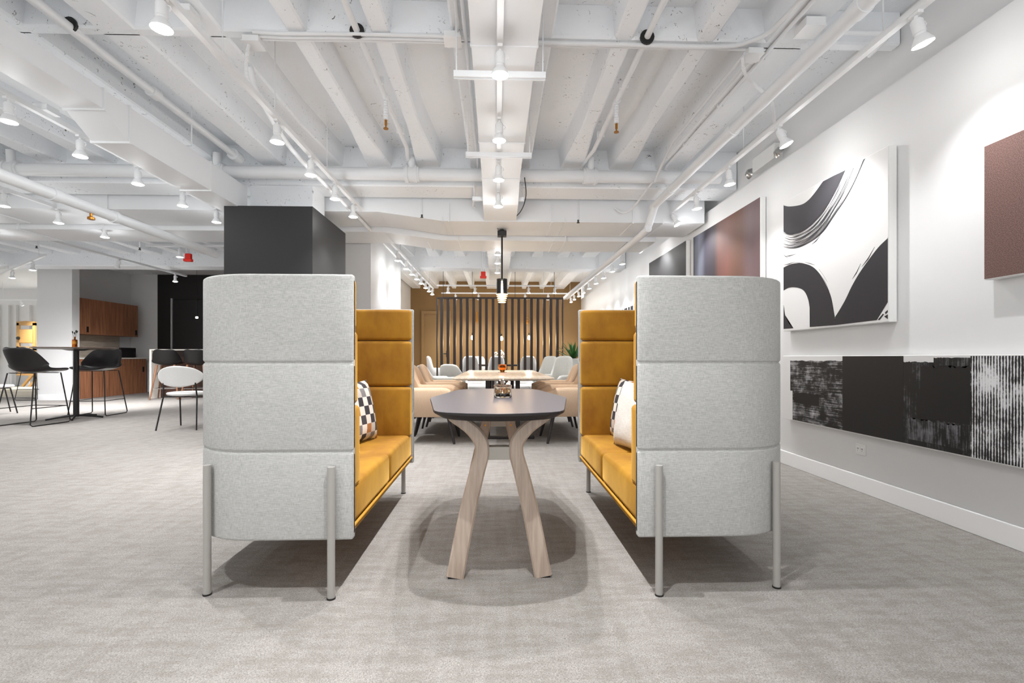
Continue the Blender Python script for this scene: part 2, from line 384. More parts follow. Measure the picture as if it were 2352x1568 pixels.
for x, l in ((-.865, 'slim white sprinkler pipe left of the centre duct'), (.955, 'slim white sprinkler pipe right of the centre duct')):
    pipe('sprinkler_pipe', l, [(x, -1, 2.95), (x, 4.7, 2.95), (x-.03, 4.9, 2.95), (x-.05, 5.05, 2.93)], .02, clips=[(x, y, 2.95) for y in (3.6, 4.4)], couplings=[((x, 3.78, 2.95), (x, 3.86, 2.95), .027)])
    t = thing('fire_sprinkler', (x, 3.82, 2.71), 'brass tipped sprinkler head hanging '+('left' if x < 0 else 'right')+' of the centre duct', 'sprinkler')
    obj('flexible_drop', tube(new(), [(x, 3.82, 2.93-.002*i) if i < 1 else (x, 3.82, 2.93-.01*i) for i in range(16)], lambda i: .016+.004*(i % 2), 10), 'pipe', t, world=True)
    b = new(); lathe(b, [(0, .07), (.01, .07), (.01, .03), (.006, .03), (.006, .008), (.02, .006), (.02, 0), (0, 0)], (x, 3.82, 2.71), 10); obj('nozzle', b, 'brass', t, world=True)
pipe('recess_pipe', 'white pipe running in the dark recess above the boxy side duct', [(-2.6, -1, 2.93), (-2.6, 4.95, 2.93)], .03, couplings=[((-2.6, 3.72, 2.93), (-2.6, 3.8, 2.93), .042), ((-2.6, 4.86, 2.93), (-2.6, 4.98, 2.93), .055)])
pipe('main_pipe', 'fat white pipe running beside the art wall spotlight track', smooth_path([(1.80, -1.1, 2.65), (1.80, 2, 2.65), (1.80, 5.2, 2.65), (1.80, 5.42, 2.64), (1.79, 5.5, 2.56), (1.76, 5.56, 2.44), (1.74, 5.75, 2.39), (1.72, 8, 2.39), (1.68, 11.9, 2.39)], 5), .042,
     couplings=[((1.80, y, 2.65), (1.80, y+.07, 2.65), .048) for y in (2.3, 3.6, 4.9)], drops=[])
pipe('overhead_pipe', 'long white diagonal pipe with a bronze valve in the left ceiling', [(-3.83, 1.2, 2.33), (-3.83, 6.75, 2.33)], .05,
     couplings=[((-3.83, 4.28, 2.33), (-3.83, 4.36, 2.33), .057), ((-3.83, 4.95, 2.33), (-3.83, 5.0, 2.33), .06)], clips=[])
pt_ = [o_ for o_ in D.objects if o_.name == 'overhead_pipe'][0]
b = new(); tube(b, [(-3.83, 4.7, 2.29), (-3.83, 4.7, 2.25)], .012, 10); lathe(b, [(0, 0), (.03, 0), (.03, .02), (.012, .03), (0, .03)], (-3.83, 4.7, 2.225), 12); obj('valve', b, 'brass', pt_, world=True, smooth=True)
def conduit(label, pts, r=.012, name='conduit', **k): return pipe(name, label, pts, r, 'conduit', **k)
conduit('white conduit along the bridging beam right of the centre duct, bending towards the camera', smooth_path([(.24, 3.06, 2.915), (.9, 3.06, 2.915), (1.42, 3.06, 2.915), (1.6, 3.0, 2.915), (1.69, 2.8, 2.915), (1.69, 2, 2.915), (1.69, -.5, 2.915)], 5), .014)
conduit('thin white conduit just behind the thicker one on the bridging beam, right side', [(.24, 3.10, 2.925), (1.75, 3.10, 2.925)], .009)
for k_, (y, z) in enumerate(((3.03, 2.925), (3.065, 2.925), (3.095, 2.93))):
    conduit(('nearest', 'middle', 'farthest')[k_]+' of three white conduits on the bridging beam left of the centre duct', smooth_path([(-1.5, y, z), (-1.3, y, z-.005), (-.9, y, z), (-.28, y, z)], 4), .011)
conduit('white conduit strapped along the wide beam near the art wall', [(1.78, -1, 2.925), (1.78, 5.0, 2.925), (1.78, 5.08, 2.85)], .013, clips=[(1.78, y, 2.925) for y in (2.6, 3.2, 3.8, 4.5)])
conduit('white conduit that bends down to the thick cross pipe, right side', [(1.62, 3.1, 2.90), (1.62, 4.4, 2.90), (1.62, 4.7, 2.80), (1.62, 4.9, 2.72)], .012)
conduit('white conduit hugging the left side of the centre duct', [(-.19, -1, 2.9), (-.19, 5, 2.9), (-.19, 5.1, 2.8)], .012)
conduit('thin white conduit left of the centre duct, nearer the joists', [(-.23, -1, 2.92), (-.23, 2.9, 2.92), (-.25, 3.0, 2.91)], .012)
conduit('bent white conduit under the girder left of the centre duct', [(-.23, 5.1, 2.74), (-.24, 5.3, 2.70), (-.27, 5.56, 2.66), (-.24, 5.58, 2.64)], .013)
conduit('white conduit loop at the right end of the cross ducts', smooth_path([(1.62, 4.95, 2.74), (1.6, 5.2, 2.7), (1.55, 5.5, 2.62), (1.46, 5.57, 2.6), (1.38, 5.59, 2.66)], 5), .01)
conduit('white curved conduit crossing from the wide beam to the art wall track', smooth_path([(1.86, 2.88, 2.9), (2.2, 2.88, 2.9), (2.4, 2.9, 2.9), (2.45, 3.1, 2.9)], 5), .014)
conduit('white conduit running under the left spotlight track towards the back', smooth_path([(-1.7, 3.4, 2.93), (-1.7, 3.5, 2.8), (-1.68, 3.85, 2.66), (-1.64, 4.2, 2.58), (-1.62, 5, 2.56), (-1.62, 8, 2.56), (-1.62, 11.6, 2.56)], 6), .02)
def flex(label, pts, r=.012):
    P = smooth_path(pts, 10); t = thing('flexible_conduit', tuple(P[0]), label, 'conduit')
    Q = []
    for a, c in zip(P, P[1:]):
        for k in range(3): Q.append(a.lerp(c, k/3))
    obj('corrugated_hose', tube(new(), Q, lambda i: r*(1 if i % 2 else .82), 10), 'fixture', t, world=True); return t
flex('corrugated flexible conduit curving down to the art wall track', [atY(1705, 130, 3.08), atY(1712, 170, 3.15), atY(1745, 205, 3.3), atY(1772, 235, 3.42), atY(1779, 285, 3.56)])
flex('corrugated flexible conduit dropping to the left spotlight track', [atY(572, 100, 3.08), atY(567, 130, 3.1), atY(566, 165, 3.15), atY(574, 205, 3.25)])
def jbox(c, label, s=.05, h=.035):
    t = thing('junction_box', (c[0], c[1], c[2]-h/2), label, 'junction box')
    obj('box_body', box(new(), -s, s, -s, s, 0, h, bev=.004), 'fixture', t); b = new(); box(b, -s-.004, s+.004, -s-.004, s+.004, -.006, 0)
    obj('cover', b, 'fixture', t)
jbox(atZ(1040, 88, 2.9), 'white junction box at the left edge of the centre duct')
jbox(atZ(583, 97, 2.9), 'white junction box above the left flexible conduit')
jbox(atZ(1728, 125, 2.9), 'white junction box above the right flexible conduit')
jbox(atZ(1860, 62, 2.9), 'white junction box on the wide beam near the art wall', .06, .05)
jbox(atZ(428, 28, 2.91), 'white junction box at the upper left beside the wide joist')
jbox((-3.16, 3.5, 2.66), 'white junction box on the far left spotlight track', .05, .04)
for (px, py, Y, l) in ((969, 500, 5.62, 'small pendant sprinkler left of the centre, on the cross duct'), (1328, 512, 5.62, 'small pendant sprinkler right of the centre, on the cross duct'), (84, 570, 7.2, 'small pendant sprinkler at the far left'), (321, 574, 7.2, 'small pendant sprinkler above the kitchen')):
    c = atY(px, py, Y); t = thing('fire_sprinkler', tuple(c), l, 'sprinkler')
    obj('drop_pipe', tube(new(), [(0, 0, .03), (0, 0, ZC-c.z)], .01, 8), 'pipe', t)
    b = new(); lathe(b, [(0, .035), (.012, .035), (.008, .015), (.018, .004), (.018, 0), (0, 0)], n=10); obj('nozzle', b, 'blackmetal', t)

# ------------------------------------------------------------------ spotlight tracks
def track(label, p0, p1, rods, z=2.62, top=None):
    p0 = Vector((p0[0], p0[1], z)); p1 = Vector((p1[0], p1[1], z)); t = thing('light_track', tuple(p0), label, 'light track')
    d = (p1-p0).normalized()
    obj('track_rail', sweep(new(), [p0, p1], [(-.017, -.017), (-.006, -.017), (-.006, -.006), (.006, -.006), (.006, -.017), (.017, -.017), (.017, .017), (-.017, .017)], up=d.cross(Vector((0, 0, 1)))), 'fixture', t, world=True)
    for k in rods:
        q = p0+d*k
        if 5.55 < q.y < 7: continue
        obj('hanger_rod', tube(new(), [q+Vector((0, 0, .015)), Vector((q.x, q.y, top or ZC))], .004, 6), 'pipe', t, world=True)
    return t
track('white spotlight track on the centre line under the duct', (.02, -1.1), (.02, 5.4), (.5, 2), top=2.67)
track('short rear spotlight track continuing the centre line', (.02, 7.0), (.02, 9.0), (.3, 1.5), top=2.67)
track('white spotlight track left of the centre, running to the back', (-1.555, -1.1), (-1.555, 12.0), (2.7, 3.9, 4.55, 5.6, 7.2, 9, 11, 12.4))
track('white spotlight track along the art wall', (2.05, -1.1), (2.05, 14.0), (3.6, 5.05, 7.0, 8.7, 10.5, 12.5, 14.5))
track('white spotlight track just left of the boxy side duct', (-3.16, -.5), (-3.16, 6.0), (2.0, 3.6, 5.5))
track('white spotlight track left of the long diagonal pipe', (-4.97, 2.5), (-4.97, 7.0), (.6, 2.3, 3.3, 4.2))
track('white spotlight track at the far left of the ceiling', (-6.46, 4.0), (-6.46, 10.3), (.6, 2.8, 5))
for i, Y in enumerate((2.85, 3.97, 5.07)):
    b = new(); t = thing('strut_bar', (0, Y, 2.575), ('nearest', 'middle', 'farthest')[i]+' white strut bar carrying the centre spotlight track', 'strut')
    obj('strut', sweep(b, [(-.25, Y, 2.58), (.29, Y, 2.58)], [(-.018, -.018), (-.008, -.018), (-.008, 0), (.008, 0), (.008, -.018), (.018, -.018), (.018, .018), (-.018, .018)], up=(0, 1, 0)), 'pipe', t, world=True)
    for x in (-.235, .275): obj('hanger_rod', tube(new(), [(x, Y, 2.59), (x, Y, ZC)], .004, 6), 'pipe', t, world=True)

# one head with its parts, copied for every spotlight
proto = thing('track_spotlight', (0, 0, 0), 'x', 'spotlight')
b = new(); box(b, -.014, .014, -.03, .03, -.015, .004, bev=.003); tube(b, [(0, 0, -.01), (0, 0, -.04)], .008, 8); obj('adapter', b, 'fixture', proto)
b = new(); lathe(b, [(0, -.03), (.018, -.03), (.027, -.042), (.027, -.098), (.024, -.1), (.024, -.11), (0, -.11)], n=20); obj('housing', b, 'fixture', proto, smooth=True)
b = new(); tube(b, [(.024, 0, -.045), (.04, 0, -.05), (.045, 0, -.065), (.035, 0, -.075)], .003, 6); obj('aiming_knob', b, 'fixture', proto)
b = new(); lathe(b, [(.022, -.108), (.03, -.118), (.045, -.145), (.047, -.152), (.046, -.156)], n=24); obj('reflector', b, 'fixture', proto, smooth=True)
b = new(); lathe(b, [(.0455, -.152), (.036, -.160), (.018, -.165), (0, -.1665)], n=24); obj('bulb', b, 'bulb', proto, smooth='all')
L = D.lights.new('spotlight_beam', 'SPOT'); L.energy = SPOT; L.spot_size = math.radians(98); L.spot_blend = 1; L.shadow_soft_size = .014; L.color = (.985, .985, 1)
lo = D.objects.new('spotlight_beam', L); COL.objects.link(lo); lo.parent = proto; lo.location = (0, 0, -.175)
L3 = D.lights.new('ceiling_fill', 'POINT'); L3.energy = FILL; L3.shadow_soft_size = .045; L3.color = (.97, .985, 1)  # added point light under every head, lifts the dark ceiling
lo3 = D.objects.new('ceiling_fill', L3); COL.objects.link(lo3); lo3.parent = proto; lo3.location = (0, 0, -.215)
used = [False]
def spot(x, y, label, tilt=None, group=None, z=2.62, energy=1.0):
    """tilt: (angle, direction in plan)"""
    z -= .017
    r = proto if not used[0] else copy_tree(proto, (x, y, z))
    r.location = (x, y, z); r['label'] = label; used[0] = True
    if group: r['group'] = group
    for ch in r.children:
        if tilt and not ch.name.startswith('adapter'):
            ax = Vector((-math.sin(tilt[1]), math.cos(tilt[1]), 0)); Q = Matrix.Rotation(-tilt[0], 4, ax)
            pv = Vector((0, 0, -.03)); Mx = Matrix.Translation(pv)@Q@Matrix.Translation(-pv); base = ch.location.copy()
            ch.location = Mx@base; ch.rotation_euler = Q.to_euler()
        if ch.type == 'LIGHT' and energy != 1.0 and ch.data.type == 'SPOT': ch.data = ch.data.copy(); ch.data.energy *= energy
    return r
proto_tilt = None
cy = [2.62, 3.41, 4.17, 4.90, 7.2, 7.86, 8.74]
spot(.02, cy[0], 'white spotlight on the centre track, nearest the camera', energy=1.5)
for k, y in enumerate(cy[1:4]): spot(.02, y, 'white spotlight on the centre track, %s to the camera' % NTH[k+1], group='centre track spotlights')
for k, y in enumerate(cy[4:]): spot(.02, y, ('nearest', 'middle', 'last')[k]+' spotlight on the short rear centre track', group='rear centre track spotlights')
for y in (1.1, 1.86): spot(.02, y, 'spotlight on the centre track above the camera, out of frame', energy=1.5, group='centre track spotlights out of frame')
for k, y in enumerate((2.30, 3.486, 4.11, 4.72, 5.31, 7.69, 8.4, 8.97, 9.51, 10.07, 10.7, 11.25, 11.8)):
    spot(-1.555, y, 'white spotlight on the left track, %s to the camera' % NTH[k], group='left track spotlights', energy=.55 if k > 4 else 1)
for y in (1.1,): spot(-1.555, y, 'spotlight on the left track above the camera, out of frame')
ry = [3.45, 4.21, 4.906, 5.57, 7.06, 7.86, 8.55, 9.25, 9.95, 10.7, 11.4, 12.04, 12.75, 13.3]
for k, y in enumerate(ry):
    ti = (.42, -.3) if k == 0 else (.1, 0) if k in (1, 2) else (.5, -.5) if k == 3 else (.8, -.2) if k == 4 else (.12, 0)
    spot(2.05, y, 'white spotlight on the art wall track, %s to the camera' % NTH[k], tilt=ti, group='art wall track spotlights', energy=.6)
for y in (1.2, 2.3): spot(2.05, y, 'spotlight on the art wall track, out of frame above', tilt=(.3, 0), energy=.45, group='art wall track spotlights out of frame')
for k, y in enumerate((3.24, 3.78, 4.37, 4.98, 5.57)): spot(-3.16, y, 'white spotlight beside the boxy duct, %s to the camera' % NTH[k], group='side duct track spotlights')
for k, y in enumerate((5.05, 5.66, 6.31)): spot(-4.97, y, ('nearest', 'middle', 'farthest')[k]+' spotlight on the track left of the diagonal pipe', group='diagonal pipe track spotlights')
for k, (x, y) in enumerate(((-6.46, 6.4), (-6.46, 8.5), (-6.46, 9.95))): spot(x, y, ('far left ceiling spotlight, nearest of its track', 'spotlight in front of the grey kitchen wall', 'lower of two spotlights in front of the black wall')[k], energy=(2, 9, 3)[k], tilt=(.65, 2.6) if k == 1 else None)
a, c = atZ(28, 638, 2.45), atZ(75, 620, 2.45)
d_ = Vector((a.x-c.x, a.y-c.y)).normalized()
track('thin spotlight track near the panelled wall', (c.x-d_.x*.8, c.y-d_.y*.8), (a.x+d_.x*1.2, a.y+d_.y*1.2), (.4, 2.6))
for k, p in enumerate((a, c)): spot(p.x, p.y, ('leftmost small spotlight near the panelled wall', 'small spotlight left of the grey pier')[k], energy=2)
p = atZ(413, 590, 2.45); spot(p.x, p.y, 'upper spotlight in front of the black wall', energy=1.6)
track('pale cross track in front of the black wall', (p.x-.5, p.y), (p.x+2.6, p.y), (.4, 2))
track('added spotlight track brightening the panelled wall', (-15, 14.7), (-10.5, 14.7), (.5, 3.5))  # this track and its lamps are added to brighten the wall
for k, x in enumerate((-14, -12.6, -11.2)): spot(x, 14.7, ('left', 'middle', 'right')[k]+' added spotlight brightening the panelled wall', tilt=(.5, 1.57), energy=4)
for i, (y, x0, x1, lab) in enumerate(((11.45, -1.4, 1.55, 'front cross track over the dining area'), (12.8, -1.45, 1.95, 'rear cross track behind the slatted screen'))):
    track('white '+lab, (x0, y), (x1, y), (.2, 1.5, 2.7))
    for k, px in enumerate((1029, 1091, 1214, 1274) if i == 0 else (1046, 1099, 1206, 1259)):
        p = atY(px, 670, y); spot(p.x, y, ('leftmost', 'second from left', 'third from left', 'rightmost')[k]+' spotlight on the '+lab, group=lab+' spotlights', tilt=None if i == 0 else (.5, 1.57), energy=1.1)
# ------------------------------------------------------------------ booth sofas
def upath(front, y0, y1, back, r, n=10, step=.06):
    P = []
    def seg(a, b2):
        k = max(1, int((Vector(b2)-Vector(a)).length/step))
        for i in range(k): P.append(Vector(a).lerp(Vector(b2), i/k))
    seg((front, y0), (back-r, y0))
    for i in range(n): a = -PI/2+PI/2*i/n; P.append(Vector((back-r+r*math.cos(a), y0+r+r*math.sin(a))))
    seg((back, y0+r), (back, y1-r))
    for i in range(n): a = PI/2*i/n; P.append(Vector((back-r+r*math.cos(a), y1-r+r*math.sin(a))))
    seg((back-r, y1), (front, y1)); P.append(Vector((front, y1)))
    return P
def pad(bm, P, s, n0, n1, z0, z1, r, ns=4, bulge=.0):
    """upholstered band following plan path P; n measured inwards from the path"""
    m = len(P); N = []
    for i in range(m):
        t = (P[min(i+1, m-1)]-P[max(i-1, 0)]).normalized(); N.append(Vector((-t.y, t.x)))
    def section(ins):
        a0, a1, b0, b1, rr = n0+ins, n1-ins, z0+ins, z1-ins, max(.001, r-ins); out = []
        for cx, cz, st in ((a1-rr, b1-rr, 0), (a0+rr, b1-rr, 1), (a0+rr, b0+rr, 2), (a1-rr, b0+rr, 3)):
            for k in range(ns+1):
                a = PI/2*(st+k/ns); out.append((cx+rr*math.cos(a), cz+rr*math.sin(a)))
        return out
    def ring(i, shift, ins):
        t = (P[min(i+1, m-1)]-P[max(i-1, 0)]).normalized(); c = P[i]+t*shift
        return [bm.verts.new((s*(c.x+N[i].x*a), c.y+N[i].y*a, z)) for a, z in section(ins)]
    rings = []
    lim = (n1-n0)/2-.001
    for k in range(4):                                    # start cap: r(1-cos) back from the end, inset r(1-sin)
        a = PI/2*k/4; rings.append(ring(0, r*(1-math.cos(a)), min(r*(1-math.sin(a)), lim)))
    body0 = [i for i in range(1, m-1) if (P[i]-P[0]).length > r*1.2 and (P[i]-P[-1]).length > r*1.2]
    for i in body0: rings.append(ring(i, 0, 0))
    for k in range(4):
        a = PI/2*(3-k)/4; rings.append(ring(m-1, -r*(1-math.cos(a)), min(r*(1-math.sin(a)), lim)))
    for p, q in zip(rings, rings[1:]):
        for i in range(len(p)): j = (i+1) % len(p); bm.faces.new((p[i], p[j], q[j], q[i]))
    bm.faces.new(rings[0][::-1]); bm.faces.new(rings[-1])
    return bm
def sofa(s, y0, label, dx=0):
    y1 = y0+1.40; yo = 0
    t = thing('booth_sofa', (s*.92, (y0+y1)/2, 0), label, 'sofa')
    P = upath(.553, y0, y1, 1.25, .30)
    for z0, z1 in ((.215, .556), (.558, .899), (.901, 1.243)):
        b = new(); pad(b, P, s, 0, .036, z0, z1, .011); obj('shell_panel', b, 'greyfab', t, world=True, smooth=60)
    b = new(); pad(b, P, s, .006, .034, .23, 1.228, .008); obj('shell_core', b, 'greyfab', t, world=True, smooth=60)
    P2 = [p for p in upath(.56, y0+.038, y1-.038, 1.212, .262)]
    for z0, z1, th in ((.40, .728, .098), (.732, 1.028, .066), (1.032, 1.236, .05)):
        b = new(); pad(b, P2, s, 0, th, z0, z1, .022); obj('back_pad', b, 'velvet', t, world=True, smooth=60)
    ym = (y0+y1)/2
    for a, c in ((y0+.045, ym-.003), (ym+.003, y1-.045)):
        b = box(new(), *sorted((s*.562, s*1.0)), a, c, .257, .415, bev=.028, seg=4)
        bmesh.ops.subdivide_edges(b, edges=[e for e in b.edges if e.calc_length() > .3], cuts=3, use_grid_fill=True)
        for v in b.verts:
            if v.co.z > .4: v.co.z += .006*math.sin((v.co.y-a)/(c-a)*PI)
        cu = obj('seat_cushion', b, 'velvet', t, world=True, smooth=60)
    b = box(new(), *sorted((s*.57, s*1.0)), y0+.045, y1-.045, .222, .256, bev=.01); box(b, *sorted((s*.99, s*1.12)), y0+.2, y1-.2, .222, .41); obj('seat_base', b, 'velvet', t, world=True, smooth=60)
    b = new(); tube(b, [(s*.563, y0+.04, .257), (s*.563, y1-.04, .257)], .0065, 8); obj('piping', b, 'velvetpipe', t, world=True, smooth=60)
    for x, y in ((.63, y0-.018), (1.122, y0+.03), (.63, y1+.018), (1.122, y1-.03)):
        lg = obj('leg', tube(new(), [(s*x, y, .006), (s*x, y, .503)], .0143, 20), 'legmetal', t, world=True, smooth=50)
        g = tube(new(), [(s*x, y, 0), (s*x, y, .006)], .0165, 16); g.transform(t.matrix_basis.inverted()); obj('glide', g, 'black', lg)
    return t
sofa(-1, 1.885, 'high backed pale grey booth sofa with mustard velvet inside, standing left of the table')
sofa(1, 1.872, 'high backed pale grey booth sofa with mustard velvet inside, standing right of the table')
def cushion(c, w, h, th, mat, label, rot, piping=None):
    n = 14; b = new(); g = {}
    for sd in (1, -1):
        for i in range(n+1):
            for j in range(n+1):
                u, v = -1+2*i/n, -1+2*j/n; edge = i in (0, n) or j in (0, n)
                if sd < 0 and edge: g[sd, i, j] = g[1, i, j]; continue
                f = max(0, (1-u**4)*(1-v**4))**.55*(1-.15*u*u-.15*v*v); pin = 1-.07*(1-abs(u))*0-.06*(1-u*u)*abs(v)**3; pin2 = 1-.06*(1-v*v)*abs(u)**3
                nz = noise.noise(Vector((u*2+c[0]*9, v*2, sd)))*.006*f
                g[sd, i, j] = b.verts.new((u*w/2*pin2, sd*(th/2*f)+nz, h/2+v*h/2*pin))
        for i in range(n):
            for j in range(n):
                q = [g[sd, i, j], g[sd, i+1, j], g[sd, i+1, j+1], g[sd, i, j+1]]; b.faces.new(q if sd > 0 else q[::-1])
    t = thing('cushion', c, label, 'cushion')
    o = obj('cushion_cover', b, mat, t, smooth='all'); t.rotation_euler = rot; return t
cushion((-.79, 2.865, .418), .37, .37, .12, 'check', 'grey, tan and ivory checked cushion on the left sofa', (-.2, 0, PI/2-.25))
cushion((-.88, 2.48, .418), .36, .35, .12, 'linen', 'plain ivory cushion mostly hidden on the left sofa', (-.2, 0, PI/2-.2))
cushion((.72, 2.60, .418), .38, .375, .12, 'linen', 'plain ivory linen cushion leaning on the right sofa', (.2, 0, PI/2+.22))
cushion((.775, 2.945, .418), .36, .375, .11, 'check', 'checked cushion behind the plain ivory one on the right sofa', (.2, 0, PI/2+.2))

# ------------------------------------------------------------------ meeting table between the sofas
TX, TY = .012, 2.545
t = thing('meeting_table', (TX, TY, 0), 'grey topped long table with splayed pale wooden legs between the two sofas', 'table')
half = [(-.26, -.625), (-.19, -.70), (-.1, -.735), (0, -.745), (.1, -.735), (.19, -.70), (.26, -.625)]
def outline(k=1.0, d=0):
    pts = [(-.345+d, 0)]
    q = [(-.356+d, 0), (-.352+d, -.04), (-.266+d, -.58+d), (-.255+d, -.625+d), (-.235+d, -.66+d), (-.20+d*.8, -.687+d), (-.12, -.718+d), (-.05, -.731+d), (0, -.735+d)]
    a = q; b2 = [(-x, y) for x, y in q[::-1]][1:]
    top = a+b2; bot = [(-x, -y) for x, y in top][1:-1]
    return top+bot
def slab(bm, levels):
    L = []
    for d, z in levels: L.append([bm.verts.new((x, y, z)) for x, y in outline(d=d)])
    for p, q in zip(L, L[1:]):
        for i in range(len(p)): j = (i+1) % len(p); bm.faces.new((p[i], p[j], q[j], q[i]))
    bm.faces.new(L[0]); bm.faces.new(L[-1][::-1])
slab_b = new(); slab(slab_b, [(0.001, .7105), (0, .709)]); tt = obj('table_top', slab_b, 'topgrey', t)
b = new(); slab(b, [(0, .7089), (0, .7), (.03, .678), (.05, .675)]); obj('edge_band', b, 'topedge', tt)
for sy in (-1, 1):
    for sx in (-1, 1):
        P = smooth_path([(sx*(.185), sy*.505, .0), (sx*.135, sy*.50, .26), (sx*.095, sy*.495, .43), (sx*.072, sy*.492, .52), (sx*.082, sy*.49, .575), (sx*.125, sy*.488, .625), (sx*.19, sy*.485, .668), (sx*.205, sy*.485, .677)], 6)
        P[0] = Vector((sx*.1845, sy*.505, .004))
        b = new(); sweep(b, P, lambda i, n=len(P): rect(.052, (.074-.016*min(1, i/n/.5)-.022*max(0, (i/n-.6))/.4), .007), up=(0, 1, 0))
        lg = obj('leg', b, 'ash', t, smooth=35)
        b = new(); box(b, sx*.185-.028, sx*.185+.028, sy*.505-.022, sy*.505+.022, 0, .005); obj('glide', b, 'black', lg)
        for k in range(2):
            z = .5+.035*k if sy > 0 else .655; yy = sy*.49-.027
            if sy > 0 or k == 0:
                b = new(); sweep(b, [(sx*.08 if sy > 0 else sx*.165, yy, z), (sx*.08 if sy > 0 else sx*.165, yy-.003, z)], circ(.006 if sy > 0 else .007, 10)); obj('screw', b, 'brass' if sy > 0 else 'ash', lg)
    b = box(new(), -.05, .05, sy*.49-.02, sy*.49+.03, .49, .545, bev=.003); obj('crossbar', b, 'tablebar', t)
b = box(new(), -.03, .03, -.45, .45, .655, .674, bev=.003); obj('under_rail', b, 'tablebar', t)

def jar(c):
    t = thing('glass_jar', c, 'smoked glass jar of black pebbles and white buds on the grey table', 'jar')
    b = new(); lathe(b, [(0, 0), (.044, 0), (.047, .003), (.047, .062), (.0435, .062), (.0435, .007), (0, .006)], n=32); obj('glass_body', b, 'glass', t, smooth=50)
    b = new(); lathe(b, [(.0432, .0605), (.0485, .0605), (.0485, .0645), (.0432, .0645), (.0432, .0605)], n=32); obj('rim', b, 'coffee', t, smooth=40)
    b = new()
    for i in range(110):
        a, r = R.uniform(0, 2*PI), .037*math.sqrt(R.random()); v = bmesh.ops.create_icosphere(b, subdivisions=1, radius=R.uniform(.004, .006))['verts']
        bmesh.ops.translate(b, verts=v, vec=(r*math.cos(a), r*math.sin(a), .012+R.uniform(0, .009)))
    o = obj('pebbles', b, 'stone', t); o['kind'] = 'stuff'
    for i, (a, l, h) in enumerate(((2.6, .03, .078), (2.2, .022, .088), (1.2, .005, .092), (.4, .03, .083), (5.8, .036, .078), (.1, .008, .08))):
        x, y = l*math.cos(a)*1.15, l*math.sin(a)*.4
        st = obj('stem', tube(new(), smooth_path([(x*.2, y*.2, .02), (x*.5, y*.5, .055), (x, y, h)], 4), .0008, 6), 'brass', t)
        b = new(); v = bmesh.ops.create_icosphere(b, subdivisions=2, radius=.0042)['verts']; bmesh.ops.translate(b, verts=v, vec=(x, y, h)); obj('bud', b, 'petal', st, smooth='all')
p = atZ(1155, 912, .711); jar((p.x, p.y, .7107))

# ------------------------------------------------------------------ upholstered tub shells
def tub(bm, w, d, r, th, zb, ztop, lean=.0, y_front=None, steps=40, rb=.02):
    """U wall open to -Y. ztop(s): height along the path, s from 0 (front left) over .5 (back) to 1"""
    P = []; yf = -d/2
    ln = [(-w/2, yf), (-w/2, d/2-r)]
    for i in range(8): P.append(Vector((-w/2, yf+(d-r)*i/8)))
    for i in range(8): a = PI-PI/2*i/8; P.append(Vector((-w/2+r+r*math.cos(a), d/2-r+r*math.sin(a))))
    for i in range(6): P.append(Vector((-w/2+r+(w-2*r)*i/6, d/2)))
    for i in range(8): a = PI/2-PI/2*i/8; P.append(Vector((w/2-r+r*math.cos(a), d/2-r+r*math.sin(a))))
    for i in range(9): P.append(Vector((w/2, d/2-r-(d-r)*i/8)))
    m = len(P); acc = [0]
    for i in range(1, m): acc.append(acc[-1]+(P[i]-P[i-1]).length)
    rings = []
    for i in range(m):
        t = (P[min(i+1, m-1)]-P[max(i-1, 0)]).normalized(); nn = Vector((t.y, -t.x)); s = acc[i]/acc[-1]; zt = ztop(s)
        e = min(i, m-1-i); k = (.45, .8, 1)[min(e, 2)]; h = th/2*k; row = []
        sec = [(-h, zb)]
        for q in range(9): a = PI-PI*q/8; sec.append((h*math.cos(a), zt-h+h*math.sin(a)))
        sec.append((h, zb)); 
        back = max(0, min(1, (P[i].y+d/2)/d))
        for a, z in sec:
            c = P[i]+nn*(a+th/2); f = (z-zb)/.5
            row.append(bm.verts.new((c.x*(1+.0*f), c.y+lean*f*back, z)))
        rings.append(row)
    for p, q in zip(rings, rings[1:]):
        for i in range(len(p)): j = (i+1) % len(p); bm.faces.new((p[i], p[j], q[j], q[i]))
    bm.faces.new(rings[0][::-1]); bm.faces.new(rings[-1]); return bm
def sstep(a, b2, x): x = max(0, min(1, (x-a)/(b2-a))); return x*x*(3-2*x)
def tub_chair(name, loc, rz, label, fab, legmat, cat='chair', w=.58, d=.56, back=.83, arm=.60, seat=.44, bottom=.30, lean=.10, group=None):
    t = thing(name, loc, label, cat, rz, group)
    def zt(s):
        q = abs(s-.5)*2; return arm-.05*sstep(.85, 1, q)+(back-arm)*(1-sstep(.22, .42, q))-.02*sstep(.1, .25, q)*(q<.42)
    b = tub(new(), w, d, .19, .075, bottom, zt, lean); obj('back_shell', b, fab, t, smooth='all')
    b = box(new(), -w/2+.06, w/2-.06, -d/2-.03, d/2-.07, seat-.11, seat, bev=.035, seg=3); obj('seat_cushion', b, fab, t, smooth=60)
    b = box(new(), -w/2+.03, w/2-.03, -d/2, d/2-.03, bottom-.015, bottom+.06, bev=.02); obj('seat_base', b, fab, t, smooth=60)
    b = new(); box(b, -w/2+.06, w/2-.06, -d/2+.04, -d/2+.08, bottom-.03, bottom-.014); box(b, -w/2+.06, w/2-.06, d/2-.12, d/2-.08, bottom-.03, bottom-.014); obj('under_frame', b, legmat, t)
    for sx in (-1, 1):
        for sy in (-1, 1):
            b = new(); tube(b, [(sx*(w/2-.085), sy*(d/2-.09), bottom-.014), (sx*(w/2-.03), sy*(d/2-.02), 0)], lambda i: (.021, .013)[i], 12); obj('leg', b, legmat, t, smooth=50)
    return t
